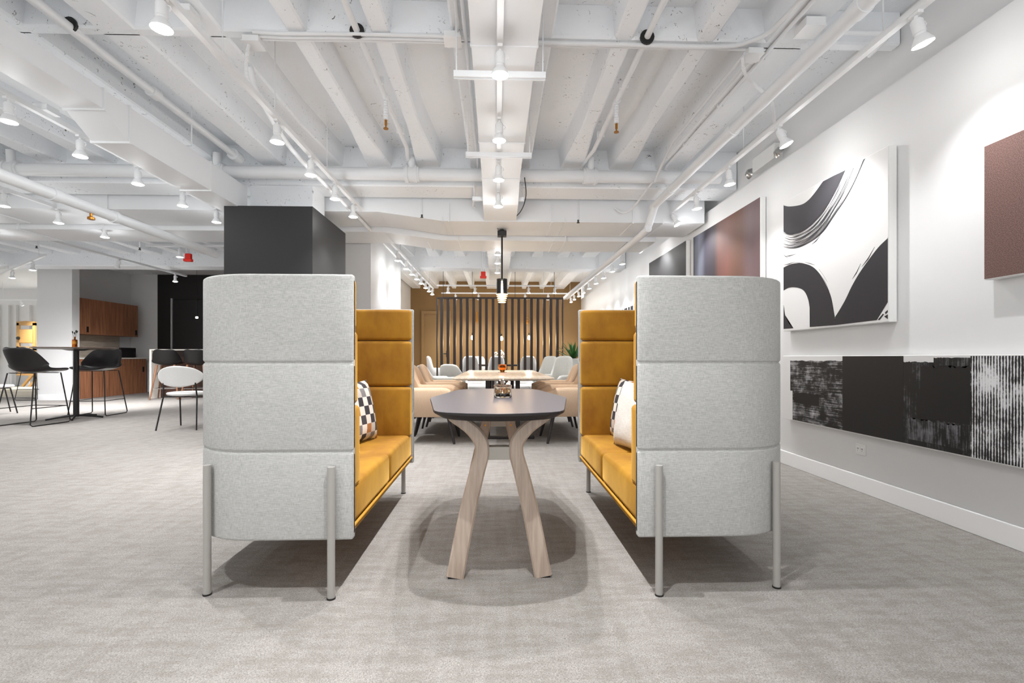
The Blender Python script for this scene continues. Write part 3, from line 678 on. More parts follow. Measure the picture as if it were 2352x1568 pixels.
c0 = tub_chair('armchair', (-.70, 5.42, 0), PI/2, 'tan armchair with black legs on the left of the dining table, nearest the camera', 'tan', 'blackwood')
c0.rotation_euler.z = PI/2-.02
tg = 'tan armchairs around the dining table'
c0['group'] = tg
for x, y, rz, l in ((-.70, 6.05, PI/2, 'tan armchair second in the left row at the dining table'), (-.68, 6.72, PI/2+.05, 'tan armchair third in the left row, beside a grey one'),
                    (.79, 5.42, -PI/2+.06, 'tan armchair with black legs on the right of the dining table, nearest the camera'), (.79, 6.02, -PI/2, 'tan armchair second in the right row at the dining table'), (.77, 6.66, -PI/2-.06, 'tan armchair third in the right row, in front of grey high backs')):
    copy_tree(c0, (x, y, 0), rz, l, tg)
g0 = tub_chair('lounge_chair', (-.86, 7.75, 0), PI/2+.5, 'light grey lounge chair behind the tan chairs, left of the dining table', 'lightgrey', 'blackwood', back=.80, arm=.62, lean=.12)
copy_tree(g0, (-.72, 9.3, 0), PI/2+1.1, 'light grey lounge chair with a slanted back, nearest the screen on the left')
h0 = tub_chair('high_back_chair', (1.02, 8.35, 0), -PI/2+.9, 'light grey high backed chair right of the table, the nearer one', 'lightgrey', 'blackwood', back=.95, arm=.62, lean=.06, w=.5)
copy_tree(h0, (.80, 9.0, 0), -PI/2+.7, 'light grey high backed chair right of the table, the farther one')
s0 = tub_chair('side_chair', (-.34, 8.35, 0), .15, 'white chair pushed under the far left end of the dining table', 'whitefab', 'blackwood', back=.66, arm=.5, seat=.46, w=.48, d=.48, lean=.02)
copy_tree(s0, (.42, 8.35, 0), -.15, 'white chair pushed under the far right end of the dining table')
k0 = tub_chair('screen_chair', (-.62, 11.7, 0), PI, 'white high backed chair behind the slatted screen, left of three', 'whitefab', 'blackwood', back=.96, arm=.66, lean=.03, w=.46)
for px, l in ((1141, 'middle of three'), (1212, 'right of three')):
    copy_tree(k0, (atY(px, 820, 11.7).x, 11.7, 0), PI, 'white high backed chair behind the slatted screen, '+l)
copy_tree(k0, (atY(1010, 820, 12.3).x, 12.2, 0), PI/2+.2, 'white chair seen side on at the left edge of the slatted screen')
copy_tree(k0, (atY(1098, 820, 13.3).x, 13.45, 0), .0, 'white chair on the far side of the black table')

# dining table
y0, y1, zt = 4.95, 7.95, .713
xl = atZ(1039, 868, zt).x; xr = atZ(1274, 868, zt).x
t = thing('dining_table', ((xl+xr)/2, (y0+y1)/2, 0), 'long bleached oak dining table with dark legs, behind the grey topped table', 'table')
w2 = (xr-xl)/2+.005
b = new(); L = []
for ins, z in ((.0, zt), (.0, zt-.012), (.05, zt-.03)): L.append([b.verts.new((sx*(w2-ins), sy*((y1-y0)/2-ins), z)) for sx, sy in ((-1, -1), (1, -1), (1, 1), (-1, 1))])
for p, q in zip(L, L[1:]):
    for i in range(4): b.faces.new((p[i], p[(i+1) % 4], q[(i+1) % 4], q[i]))
b.faces.new(L[0]); b.faces.new(L[-1][::-1]); obj('table_top', b, 'oaktop', t)
b = new(); box(b, -w2+.12, w2-.12, -.9, .9, zt-.06, zt-.03); obj('apron', b, 'blackwood', t)
for y in (-.95, .95):
    for x in (-.17, .17): obj('leg', box(new(), x-.025, x+.025, y-.035, y+.035, .03, zt-.03, bev=.004), 'blackwood', t)
    obj('foot', box(new(), -.36, .36, y-.04, y+.04, 0, .03, bev=.006), 'blackwood', t)
p = atZ(1154, 855, zt); t = thing('glass_bowl', (p.x, p.y, zt+.0005), 'amber scalloped glass bowl on the dining table', 'bowl')
b = new(); n = 40; L = []
for r, z in ((.0, .004), (.03, .004), (.03, .012), (.05, .04), (.058, .075), (.05, .10), (.058, .112), (.052, .108), (.045, .10), (.052, .075), (.044, .042), (.02, .02), (0, .02)):
    k = .08 if z > .06 else .03
    L.append([b.verts.new((r*(1+k*math.cos(8*2*PI*i/n))*math.cos(2*PI*i/n), r*(1+k*math.cos(8*2*PI*i/n))*math.sin(2*PI*i/n), z)) for i in range(n)] if r else [b.verts.new((0, 0, z))])
for p_, q in zip(L, L[1:]):
    for i in range(n):
        u = []
        for v in (p_[i % len(p_)], p_[(i+1) % len(p_)], q[(i+1) % len(q)], q[i % len(q)]):
            if v not in u: u.append(v)
        if len(u) > 2: b.faces.new(u)
obj('bowl_body', b, 'amber', t, smooth=60); b = new(); lathe(b, [(0, 0), (.06, 0), (.06, .004), (0, .004)]); obj('coaster', b, 'coffee', t)

# pendant over the dining table
Yp = 5.95; top = atY(1153, 543, Yp); bot = atY(1153, 697, Yp)
t = thing('pendant_lamp', (top.x, Yp, bot.z), 'black split cylinder pendant lamp glowing amber, hanging over the dining table', 'pendant lamp')
H0 = top.z-bot.z
b = new(); box(b, -.055, .055, -.055, .055, H0, H0+.062, bev=.006); lathe(b, [(0, .062+H0), (.045, .062+H0), (.03, .08+H0), (0, .085+H0)]); obj('canopy', b, 'black', t)
for dx, dy in ((-.06, -.04), (-.035, .04), (.05, .02)): obj('canopy_prong', tube(new(), [(dx*.7, dy, H0+.06), (dx*1.3, dy, H0+.13)], .002, 6), 'black', t)
obj('stem', tube(new(), [(0, 0, H0), (0, 0, .30)], .011, 12), 'black', t)
zs = atY(1153, 676, Yp).z-bot.z; ze = atY(1153, 641, Yp).z-bot.z
for sgn in (-1, 1):
    b = new(); L = []
    for z in (zs, ze):
        for r in (.066, .060): L.append([b.verts.new((r*math.cos(a), r*math.sin(a), z)) for a in [sgn*.0+(PI/2+.22+sgn*0 if sgn < 0 else -PI/2+.22)+ (PI-.44)*i/16 for i in range(17)]])
    o_, i_, o2, i2 = L
    for i in range(16):
        b.faces.new((o_[i], o_[i+1], o2[i+1], o2[i])); b.faces.new((i_[i], i2[i], i2[i+1], i_[i+1])); b.faces.new((o_[i], i_[i], i_[i+1], o_[i+1])); b.faces.new((o2[i], o2[i+1], i2[i+1], i2[i]))
    obj('shade_half', b, 'black', t, smooth=50)
b = new(); lathe(b, [(0, ze-.02), (.03, ze-.02), (.03, ze-.01), (0, ze-.01)]); tube(b, [(-.063, 0, ze-.015), (.063, 0, ze-.015)], .006, 8); obj('shade_bracket', b, 'black', t)
b = new(); lathe(b, [(0, .035), (.012, .037), (.019, .07), (.018, .12), (.010, .20), (.007, ze-.02), (0, ze-.02)]); obj('bulb', b, 'warmbulb', t, smooth='all')
for i in range(5):
    z = .012+i*.024; r = .046+.024*(i/4); b = new(); lathe(b, [(.022, z), (r, z+.002), (r, z+.008), (.022, z+.01), (.022, z)], n=28); obj('glass_ring', b, 'warmglass', t, smooth=50)
b = new(); pl = D.lights.new('pendant_glow', 'POINT'); pl.energy = 2.5; pl.color = (1, .7, .38); pl.shadow_soft_size = .04; po = D.objects.new('pendant_glow', pl); COL.objects.link(po); po.parent = t; po.location = (0, 0, -.06); b.free()
P = smooth_path([atY(1205, 408, 4.78), atY(1208, 450, 5.05), atY(1196, 485, 5.35), atY(1172, 508, 5.7), atY(1157, 520, 5.93), atY(1154, 527, 5.95)], 6)
tag(obj('power_cord', tube(new(), P, .005, 8), 'black', smooth=True), 'black cord looping from the centre duct down to the pendant canopy', 'cord')

# slatted screen
Ys = 10.8; z1 = atY(1150, 683, Ys).z
t = thing('slatted_screen', (atY(1148, 800, Ys).x, Ys, 0), 'dark bronze open screen of upright fins in front of the ochre wall', 'room divider')
xa, xb = atY(1003, 690, Ys).x, atY(1293, 690, Ys).x
obj('top_rail', box(new(), xa, xb, Ys-.05, Ys+.05, z1-.035, z1, bev=.003), 'slat', t, world=True)
obj('bottom_rail', box(new(), xa, xb, Ys-.05, Ys+.05, 0, .03, bev=.003), 'slat', t, world=True)
for x in (xa, xb-.025): obj('frame_post', box(new(), x, x+.025, Ys-.05, Ys+.05, .03, z1-.035), 'slat', t, world=True)
for px in (540, 608, 679, 748, 816, 885, 955, 1022, 1094, 1162, 1232, 1302, 1371, 1438, 1508, 1577, 1647, 1717, 1787):
    x = atY(900+px/4.704, 760, Ys).x; obj('fin', box(new(), x-.029, x+.029, Ys-.06, Ys+.06, .03, z1-.035, bev=.002, seg=1), 'slat', t, world=True)
for px in (1018, 1183, 1273):
    x = atY(px, 650, Ys).x; obj('suspension_cable', tube(new(), [(x, Ys, z1), (x, Ys, ZC)], .005, 6), 'black', t, world=True)
# behind the screen
yb = 12.75
t = thing('black_table', (.06, yb, 0), 'long black table behind the slatted screen', 'table')
obj('table_top', box(new(), -1.0, 1.0, -.4, .4, .70, .74, bev=.005), 'black', t)
for x in (-.8, .8):
    for y in (-.3, .3): obj('leg', box(new(), x-.03, x+.03, y-.03, y+.03, 0, .70), 'black', t)
for k, (px, py, l) in enumerate(((1085, 775, 'left'), (1152, 777, 'middle'), (1215, 775, 'right'))):
    p = atY(px, py, 12.6); tt = thing('bare_bulb_pendant', tuple(p), l+' bare bulb hanging on a thin cord behind the slatted screen', 'pendant lamp', group='bare bulbs behind the screen')
    b = new(); lathe(b, [(0, -.06), (.03, -.045), (.038, -.01), (.03, .03), (.015, .055), (0, .056)]); obj('bulb', b, 'warmbulb', tt, smooth='all')
    obj('socket', tube(new(), [(0, 0, .05), (0, 0, .12)], .017, 10), 'black', tt); obj('cord', tube(new(), [(0, 0, .12), (0, 0, ZC-p.z)], .004, 6), 'black', tt)
    L2 = D.lights.new('bulb_glow', 'POINT'); L2.energy = 6; L2.color = (1, .75, .45); L2.shadow_soft_size = .04; lo2 = D.objects.new('bulb_glow', L2); COL.objects.link(lo2); lo2.parent = tt; lo2.location = (0, 0, -.11)
for px, py, l in ((1095, 735, 'tall brass wall sconce on the ochre wall, left one'), (1211, 738, 'thin brass wall sconce on the ochre wall, right one')):
    p = atY(px, py, 14.15); tt = thing('wall_sconce', (p.x, 14.2, p.z), l, 'wall lamp')
    b = new(); box(b, -.03, .03, -.02, 0, -.07, .03); tube(b, [(0, -.01, 0), (0, -.07, 0)], .01, 8); obj('bracket', b, 'brass', tt)
    b = new()
    if px < 1200: tube(b, [(0, -.08, -.05), (0, -.08, .24)], .022, 12)
    else: tube(b, [(-.14, -.07, 0), (.1, -.07, 0)], .01, 8); tube(b, [(-.12, -.07, 0), (0, -.07, .13), (.1, -.07, 0)], .006, 6)
    obj('sconce_tube', b, 'brass', tt)
def orchid(p):
    t = thing('flower_vase', p, 'white and purple orchid in a vase on the black table', 'vase of flowers')
    b = new(); lathe(b, [(0, 0), (.05, 0), (.06, .06), (.035, .12), (.03, .12), (.03, .11), (0, .1)]); obj('vase', b, 'plate', t, smooth=True)
    for i, (x, z) in enumerate(((-.17, .26), (-.13, .28), (0, .33), (.05, .27), (.08, .23), (.02, .24))):
        st = obj('stem', tube(new(), smooth_path([(0, 0, .1), (x*.5, 0, z*.8), (x, 0, z)], 4), .004, 6), 'leaf', t)
        b = new()
        for k in range(5):
            a = 2*PI*k/5; v = bmesh.ops.create_icosphere(b, subdivisions=2, radius=.026)['verts']; bmesh.ops.scale(b, vec=(1, .35, 1), verts=v); bmesh.ops.translate(b, verts=v, vec=(x+.03*math.cos(a), -.01, z+.03*math.sin(a)))
        fl = obj('flower', b, 'petal', st, smooth='all')
        b = new(); v = bmesh.ops.create_icosphere(b, subdivisions=1, radius=.014)['verts']; bmesh.ops.translate(b, verts=v, vec=(x, -.03, z)); obj('flower_centre', b, 'purple', fl) if False else obj('throat', b, 'purple', st)
    b = new()
    for a in (0, .8, -.5): tube(b, smooth_path([(.05, 0, .1), (.13, .02*a, .14+.05*a), (.18, .03*a, .12+.1*a)], 4), lambda i: .016*math.sin(PI*(i+1)/10)+.002, 6)
    obj('leaf', b, 'leaf', t, smooth=True)
orchid((atY(1150, 830, yb).x, yb-.1, .741))
# planter with agave
p = atY(1313, 823, 9.2)
t = thing('potted_plant', (p.x+.03, 9.2, 0), 'spiky green plant in a tall white planter right of the slatted screen', 'plant')
obj('planter', box(new(), -.17, .17, -.17, .17, 0, p.z, bev=.01), 'pot', t)
b = new(); lathe(b, [(0, p.z-.01), (.15, p.z-.01), (.15, p.z+.004), (0, p.z+.004)]); obj('soil', b, 'stone', t)
for i in range(26):
    a = 2.4*i; e = .25+1.15*(i/26); l = .26+.1*R.random(); d = Vector((math.cos(a)*math.cos(e), math.sin(a)*math.cos(e), math.sin(e))); o = Vector((0, 0, p.z))
    b = new(); pts = [o, o+d*l*.4, o+d*l*.75+Vector((0, 0, .01)), o+d*l]; ww = (.022, .028, .018, .001)
    sweep(b, pts, lambda k: [(-ww[k], .002), (0, -.005), (ww[k], .002), (0, .006)], up=Vector((-math.sin(a), math.cos(a), 0))); obj('leaf', b, 'leaf', t)
# alarms
for px, py, Y, l in ((1110, 631, 9.3, 'red alarm horn hanging left of the pendant lamp'), (433, 591, 8.0, 'red alarm horn hanging in front of the black room')):
    p = atY(px, py, Y); s = 1.0
    t = thing('alarm_horn', (p.x, Y, p.z-.07), l, 'alarm')
    obj('horn_body', box(new(), -.045, .045, -.03, .03, .03, .13, bev=.008), 'red', t); b = new(); box(b, -.062, .062, -.045, .03, 0, .045, bev=.01); obj('horn_mouth', b, 'red', t)
    for dx in (-.035, 0, .035)[:3 if px > 900 else 1]: obj('hanger_tube', tube(new(), [(dx, 0, .13), (dx, 0, ZC-p.z+.07)], .007, 8), 'pipe', t)
# ------------------------------------------------------------------ art wall
XA = 2.44
def artmat(name): return NT(name)
def canvas(label, ya, yb, z0, z1, face, name='painting', depth=.05, side='plate'):
    """ya near, yb far"""
    t = thing(name, (XW-.001, (ya+yb)/2, z0), label, 'painting')
    obj('canvas_frame', box(new(), XA+.002, XW-.006, ya, yb, z0, z1, bev=.002, seg=1), side, t, world=True)
    o = obj('painted_face', box(new(), XA, XA+.0018, ya+.004, yb-.004, z0+.004, z1-.004), face, t, world=True)
    return t, o
def yz(px, py): p = atX(px, py, XA); return (p.y, p.z)
def gradient_art():
    n = NT('colour_field_paint'); c = n.n('ShaderNodeTexCoord'); sp = n.n('ShaderNodeSeparateXYZ'); n.l(c.outputs['Object'], sp.inputs[0])
    ff = n.noise(n.coord((300, 300, 300)), 1, 2)
    x = n.math('MULTIPLY', n.math('ADD', sp.outputs[1], .76), 1/1.52)     # 0 near .. 1 far
    wav = n.noise(n.coord((1, 6, .15)), 1, 2)
    x = n.math('ADD', x, n.math('MULTIPLY', n.math('SUBTRACT', wav, .5), .08))
    col = n.ramp(x, ((0, rgb(118, 88, 90)), (.14, rgb(124, 96, 98)), (.22, rgb(112, 72, 56)), (.3, rgb(108, 66, 44)), (.42, rgb(124, 72, 58)), (.55, rgb(112, 66, 56)), (.62, rgb(52, 40, 48)), (.78, rgb(56, 52, 66)), (.88, rgb(138, 142, 160)), (.95, rgb(110, 114, 134)), (1, rgb(44, 46, 66))))
    n.color(n.mix(col, (0, 0, 0, 1), n.math('ADD', n.math('MULTIPLY', ff, .15), .3))); return n.done(.6)
def brown_art():
    n = NT('brown_stipple_paint'); f = n.noise(n.coord((220, 220, 220)), 1, 3, .7); n.color(n.mix(rgb(74, 54, 50), rgb(130, 100, 92), n.ramp(f, ((.35, (0, 0, 0)), (.65, (1, 1, 1)))))); return n.done(.8)
def dark_art():
    n = NT('dark_streak_paint'); v = n.coord((1, 5, 40), rot=(.55, 0, 0)); f = n.noise(v, 1, 5, .7); g = n.noise(n.coord(), 1.2, 2)
    n.color(n.mix(rgb(20, 18, 20), rgb(96, 84, 80), n.math('MULTIPLY', n.ramp(f, ((.5, (0, 0, 0)), (.72, (1, 1, 1)))), n.ramp(g, ((.4, (0, 0, 0)), (.6, (1, 1, 1))))))); return n.done(.6)
M['gradart'], M['brownart'], M['darkart'] = gradient_art(), brown_art(), dark_art()
M['canvaswhite'] = plain('white_canvas_ground', rgb(222, 221, 220), .55, var=.01)
M['ink'] = plain('blue_black_ink', rgb(34, 31, 37), .6, var=.1)
canvas('large colour field painting of rust brown fading to blue black, above the right sofa', 4.40, 5.92, 1.02, 2.41, 'gradart')
canvas('dark charcoal streaked painting, left of the rust brown one', 6.15, 7.66, 1.02, 2.43, 'darkart')
a = yz(2259, 336); b_ = yz(2259, 643)
canvas('plain brown stippled painting at the right edge of the view', 1.2, a[0], b_[1], a[1], 'brownart')
t, _ = canvas('small dark abstract painting far along the art wall', 8.5, 9.5, 1.3, 1.88, 'canvaswhite')
b = new(); 
for y, w_ in ((8.56, .16), (8.78, .1), (8.95, .2), (9.25, .14)): box(b, XA-.0012, XA, y, y+w_, 1.34, 1.85)
obj('dark_blocks', b, 'ink', t, world=True)
# square brush painting
yn, zn = yz(2041, 333); yf, zf = yz(1799, 464); zb = yz(2041, 735)[1]; zt_ = (zn+zf)/2
t, _ = canvas('square white canvas with sweeping black brush strokes, right of the rust brown painting', yn, yf, zb-.01, zt_, 'canvaswhite')
def cw(cx, cy):
    y, z = yz(1760+cx*.638, 280+cy*.638); return (min(max(y, yn+.006), yf-.006), min(max(z, zb-.003), zt_-.006))
def flat(name, polys, mat, parent, off=.0014):
    b = new()
    for P in polys:
        q = [];
        for p in P:
            if not q or (Vector(p)-Vector(q[-1])).length > 1e-4: q.append(p)
        if len(q) < 3: continue
        f = b.faces.new([b.verts.new((XA-off, y, z)) for y, z in q])
    bmesh.ops.triangulate(b, faces=b.faces); g = bmesh.ops.extrude_face_region(b, geom=b.faces[:])['geom']
    bmesh.ops.translate(b, verts=[e for e in g if isinstance(e, bmesh.types.BMVert)], vec=(off*.95, 0, 0))
    return obj(name, b, mat, parent, world=True)
def spl(pts, n=8):
    return [(p.x, p.y) for p in smooth_path([Vector((x, y, 0)) for x, y in pts], n)]
inner = spl([(60, 392), (85, 403), (105, 400), (130, 390), (160, 370), (190, 338), (218, 300), (242, 258), (262, 215), (280, 176)])
outer = spl([(60, 452), (90, 456), (122, 450), (155, 436), (188, 412), (218, 380), (250, 332), (290, 270), (325, 205), (356, 130)])
upper = spl([(60, 300), (85, 304), (125, 298), (150, 283), (175, 255), (205, 213)])
body = [cw(*p) for p in upper]+[cw(240, 192)]+[cw(*p) for p in inner[::-1]]
strands = []
rs = random.Random(4)
for k in range(17):
    t0 = k/17+rs.uniform(-.012, .012); w0 = rs.uniform(.016, .042) if 0 < k < 16 else .06
    n0, n1 = (0, 72) if k in (0, 16, 1, 2) else (int(rs.uniform(0, 14)), int(rs.uniform(45, 72))); A_, B_ = [], []
    for i in range(n0, n1+1):
        i = min(i, len(inner)-1); ww = w0*(1+.25*math.sin(i*.31+k))*min(1, (i-n0+1)/6, (n1-i+1)/8 if n1 < 70 else 1)
        for lst, tt2 in ((A_, t0), (B_, t0+ww)): lst.append(cw(inner[i][0]+(outer[i][0]-inner[i][0])*tt2, inner[i][1]+(outer[i][1]-inner[i][1])*tt2))
    strands.append(A_+B_[::-1])
flat('upper_brush_stroke', [body]+strands, 'ink', t)
arch_o = spl([(60, 525), (92, 511), (130, 509), (165, 520), (192, 546), (215, 585), (234, 632), (246, 697)]); arch_i = spl([(60, 608), (84, 596), (115, 597), (138, 610), (153, 645), (158, 690), (157, 738)])
left_low = [cw(60, 660), cw(68, 695), cw(80, 722), cw(98, 742), cw(60, 745)]
vee = spl([(248, 702), (262, 680), (285, 640), (308, 592), (335, 545), (370, 495), (405, 450), (441, 415)])
flat('lower_arch_stroke', [[cw(*p) for p in arch_o]+[cw(251, 731)]+[cw(*p) for p in arch_i[::-1]], left_low], 'ink', t, .0013)
flat('right_leaf_stroke', [[cw(*p) for p in vee]+[cw(441, 648), cw(398, 713), cw(250, 731)]]+[[cw(402, 712), cw(420, 690), cw(424, 692), cw(408, 713)], [cw(428, 685), cw(441, 676), cw(441, 684), cw(430, 692)], [cw(425, 700), cw(441, 692), cw(441, 706), cw(438, 709)]], 'ink', t, .0012)
flat('dry_brush_flecks', [[cw(a0, b0), cw(a0+w_*.5, b0-h_*.45), cw(a0+w_, b0-h_), cw(a0+w_*.5, b0-h_*.4+2)] for a0, b0, w_, h_ in ((62, 515, 40, 12), (100, 505, 40, -4), (140, 504, 35, -10), (190, 530, 30, -45), (205, 560, 22, -50), (310, 565, 30, 55), (345, 520, 45, 70), (62, 485, 45, 10), (165, 440, 30, 32), (60, 478, 20, -12))], 'ink', t, .0015)
# long low painting
ya, _z = yz(2352, 811); yl, z_b = yz(1798, 959); z_t = .935; z_b = .402
t, _ = canvas('very long low black and white painting under the other art on the right wall', 1.0, yl, z_b, z_t, 'canvaswhite', name='panoramic_painting')
def streak(name, sc, lo, hi, c1=(14, 13, 13), c2=(225, 225, 226), blot=None):
    n = NT(name); f = n.noise(n.coord(sc), 1, 5, .7)
    if blot: g = n.noise(n.coord((blot, blot, blot)), 1, 5, .7); f = n.math('ADD', n.math('MULTIPLY', f, .5), n.math('MULTIPLY', g, .5))
    n.color(n.mix(rgb(*c1), rgb(*c2), n.ramp(f, ((lo, (0, 0, 0)), (hi, (1, 1, 1)))))); return n.done(.5)
M['pa'] = streak('horizontal_streak_print', (1, 4, 190), .50, .66, c2=(200, 200, 202), blot=9); M['pb'] = plain('solid_black_print', rgb(14, 13, 13), .5)
M['pc'] = streak('faint_streak_print', (1, 150, 3), .52, .74, c2=(140, 140, 142), blot=10); M['pe'] = streak('hazy_bottom_print', (1, 90, 6), .46, .62, c2=(120, 120, 124), blot=11)
def stripes():
    n = NT('corrugated_stripe_print'); wv = n.n('ShaderNodeTexWave', bands_direction='Y'); n.l(n.coord(), wv.inputs['Vector']); wv.inputs['Scale'].default_value = 22; wv.inputs['Distortion'].default_value = .8; wv.inputs['Detail'].default_value = 2
    g = n.noise(n.coord((6, 6, 5)), 1, 6, .75)
    f = n.math('ADD', n.math('MULTIPLY', wv.outputs[1], .2), n.math('MULTIPLY', g, 1.05)); n.color(n.mix(rgb(12, 12, 12), rgb(226, 226, 228), n.ramp(f, ((.54, (0, 0, 0)), (.66, (1, 1, 1)))))); return n.done(.5)
M['pd'] = stripes()
def yc(cx): return yz(1760+cx*.638, 811)[0]
Hh = z_t-z_b
def patch(name, c0, c1, t0, t1, mat, off=.0012, jag=0):
    a0, a1 = (yc(c0), yc(c1)) if c1 is not None else (yc(c0), 1.01)
    if jag:
        n = 24; top = [(a0+(a1-a0)*i/n, z_t-t0*Hh+rs.uniform(-jag, jag)) for i in range(n+1)]
        return flat(name, [top+[(a1, z_t-t1*Hh), (a0, z_t-t1*Hh)]], mat, t, off)
    return flat(name, [[(a0, z_t-t0*Hh), (a1, z_t-t0*Hh), (a1, z_t-t1*Hh), (a0, z_t-t1*Hh)]], mat, t, off)
patch('streaked_patch', 87, 277, .075, .54, 'pa', jag=.004); patch('streaked_patch', 95, 277, .54, .985, 'pa', jag=.002)
patch('solid_patch', 275, 494, .01, .985, 'pb', .0016); patch('faint_patch', 493, 604, .075, .985, 'pc', jag=.003); patch('faint_patch', 603, 737, .03, .985, 'pc', jag=.002)
patch('hazy_patch', 512, 700, .70, .93, 'pe', .0017, jag=.006); patch('striped_patch', 736, None, .012, .985, 'pd', .0014)
patch('hazy_patch', 100, 190, .56, .72, 'pb', .0015, jag=.003); patch('solid_patch', 555, 735, .12, .68, 'pb', .0015, jag=.01)
# outlet and emergency light
p = atX(1978, 1026, XW); t = thing('wall_outlet', (XW, p.y, p.z-.055), 'white double power outlet low on the right wall below the long painting', 'outlet')
obj('cover_plate', box(new(), -.006, 0, -.045, .045, 0, .11 if 0 else .075, bev=.002), 'plate', t)
for y in (-.019, .019):
    b = new(); box(b, -.009, -.006, y-.014, y+.014, .02, .055, bev=.001); so = obj('socket', b, 'trim', t)
    b = new(); box(b, -.0096, -.009, y-.006, y-.003, .036, .048); box(b, -.0096, -.009, y+.003, y+.006, .036, .048); box(b, -.0096, -.009, y-.002, y+.002, .025, .03); obj('slot', b, 'black', so)
ye0, ye1 = atX(1800, 350, XU).y, atX(1748, 380, XU).y; ze = atX(1774, 366, XU).z
t = thing('emergency_light', (XU, (ye0+ye1)/2, ze-.07), 'white twin headed emergency light high on the right wall', 'emergency light')
b = new(); box(b, -.09, 0, -(ye1-ye0)/2, (ye1-ye0)/2, .01, .15, bev=.008); obj('battery_box', b, 'plate', t)
for sgn in (-1, 1):
    c = Vector((-.07, sgn*((ye1-ye0)/2+.06), .03)); b = new(); lathe(b, [(0, .05), (.03, .045), (.05, .015), (.055, 0), (.05, 0), (.045, .01), (0, .012)], n=20)
    b.transform(Matrix.Translation(c)@Matrix.Rotation(-1.0 if sgn < 0 else -1.3, 4, 'Y')@Matrix.Rotation(.0, 4, 'X')); 
    hd = obj('lamp_head', b, 'chrome', t, smooth=True)
    obj('head_arm', tube(new(), [(-.05, sgn*(ye1-ye0)/2, .04), c+Vector((.02, 0, .02))], .01, 8), 'plate', t)

# ------------------------------------------------------------------ left zone furniture
def shell(bm, prof, width, curl, n=10):
    """curved sheet: prof list of (y,z), width(i), curl(i)"""
    m = len(prof); G = []
    for i, (y, z) in enumerate(prof):
        w_, c_ = width(i/(m-1)), curl(i/(m-1)); row = []
        p0_, p1_ = Vector(prof[max(i-1, 0)]), Vector(prof[min(i+1, m-1)]); tv = (p1_-p0_).normalized(); nv = Vector((-tv.y, tv.x)) 
        for j in range(n+1):
            u = -1+2*j/n; k = c_*abs(u)**2.2; row.append(bm.verts.new((u*w_/2*(1-.0*k), y+nv.x*k, z+nv.y*k)))
        G.append(row)
    for i in range(m-1):
        for j in range(n): bm.faces.new((G[i][j], G[i][j+1], G[i+1][j+1], G[i+1][j]))
def solidify(o, th, sub_=1):
    m = o.modifiers.new('solid', 'SOLIDIFY'); m.thickness = th; m.offset = 0
    if sub_: s = o.modifiers.new('sub', 'SUBSURF'); s.levels = sub_; s.render_levels = sub_
def stool(name, loc, rz, label, legs='wire', mat='blackleather', seat=.74, group=None):
    """front faces -Y"""
    t = thing(name, loc, label, 'bar stool', rz, group)
    prof = [(-.235, seat-.012), (-.21, seat), (-.12, seat-.005), (0, seat-.018), (.08, seat-.012), (.13, seat+.02), (.165, seat+.09), (.19, seat+.18), (.21, seat+.26), (.218, seat+.30), (.22, seat+.31)]
    wf = lambda f: (.36+.10*math.sin(PI*min(1, f*1.25)))*(1 if f < .68 else 1-.5*((f-.68)/.32)**2.6)*(.82 if f < .03 else 1)
    prof = [(q_.x, q_.y) for q_ in smooth_path([Vector((a_, c_, 0)) for a_, c_ in prof], 2)]
    b = new(); shell(b, prof, wf, lambda f: .03+.09*math.exp(-((f-.55)/.22)**2))
    o = obj('seat_shell', b, mat, t, smooth='all'); solidify(o, .028)
    zb = seat-.03
    if legs == 'wire':
        for sx in (-1, 1):
            P = [(sx*.13, -.15, zb), (sx*.15, -.17, zb), (sx*.2, -.235, .03), (sx*.2, -.21, .008), (sx*.2, .21, .008), (sx*.2, .235, .03), (sx*.15, .14, zb), (sx*.13, .12, zb)]
            obj('sled_frame', tube(new(), P, .0065, 8), 'blackmetal', t, smooth=True)
        for P in ([(-.183, -.21, .24), (.183, -.21, .24)], [(-.183, -.21, .24), (-.183, .205, .24)], [(.183, -.21, .24), (.183, .205, .24)][:2]): obj('foot_rest', tube(new(), P, .0055, 8), 'blackmetal', t)
        b = new(); tube(b, [(-.14, -.14, zb), (.14, -.14, zb)], .006, 8); tube(b, [(-.14, .12, zb), (.14, .12, zb)], .006, 8); obj('seat_support', b, 'blackmetal', t)
    else:
        for sx in (-1, 1):
            for sy in (-1, 1): obj('leg', tube(new(), [(sx*.13, sy*.12, zb+.01), (sx*.21, sy*.2, 0)], lambda i: (.02, .012)[i], 10), legs, t, smooth=True)
        for P in ([(-.18, -.17, .24), (.18, -.17, .24)], [(-.18, .17, .24), (.18, .17, .24)], [(-.18, -.17, .24), (-.18, .17, .24)], [(.18, -.17, .24), (.18, .17, .24)]): obj('foot_rest', tube(new(), P, .007, 8), 'chrome', t)
    return t
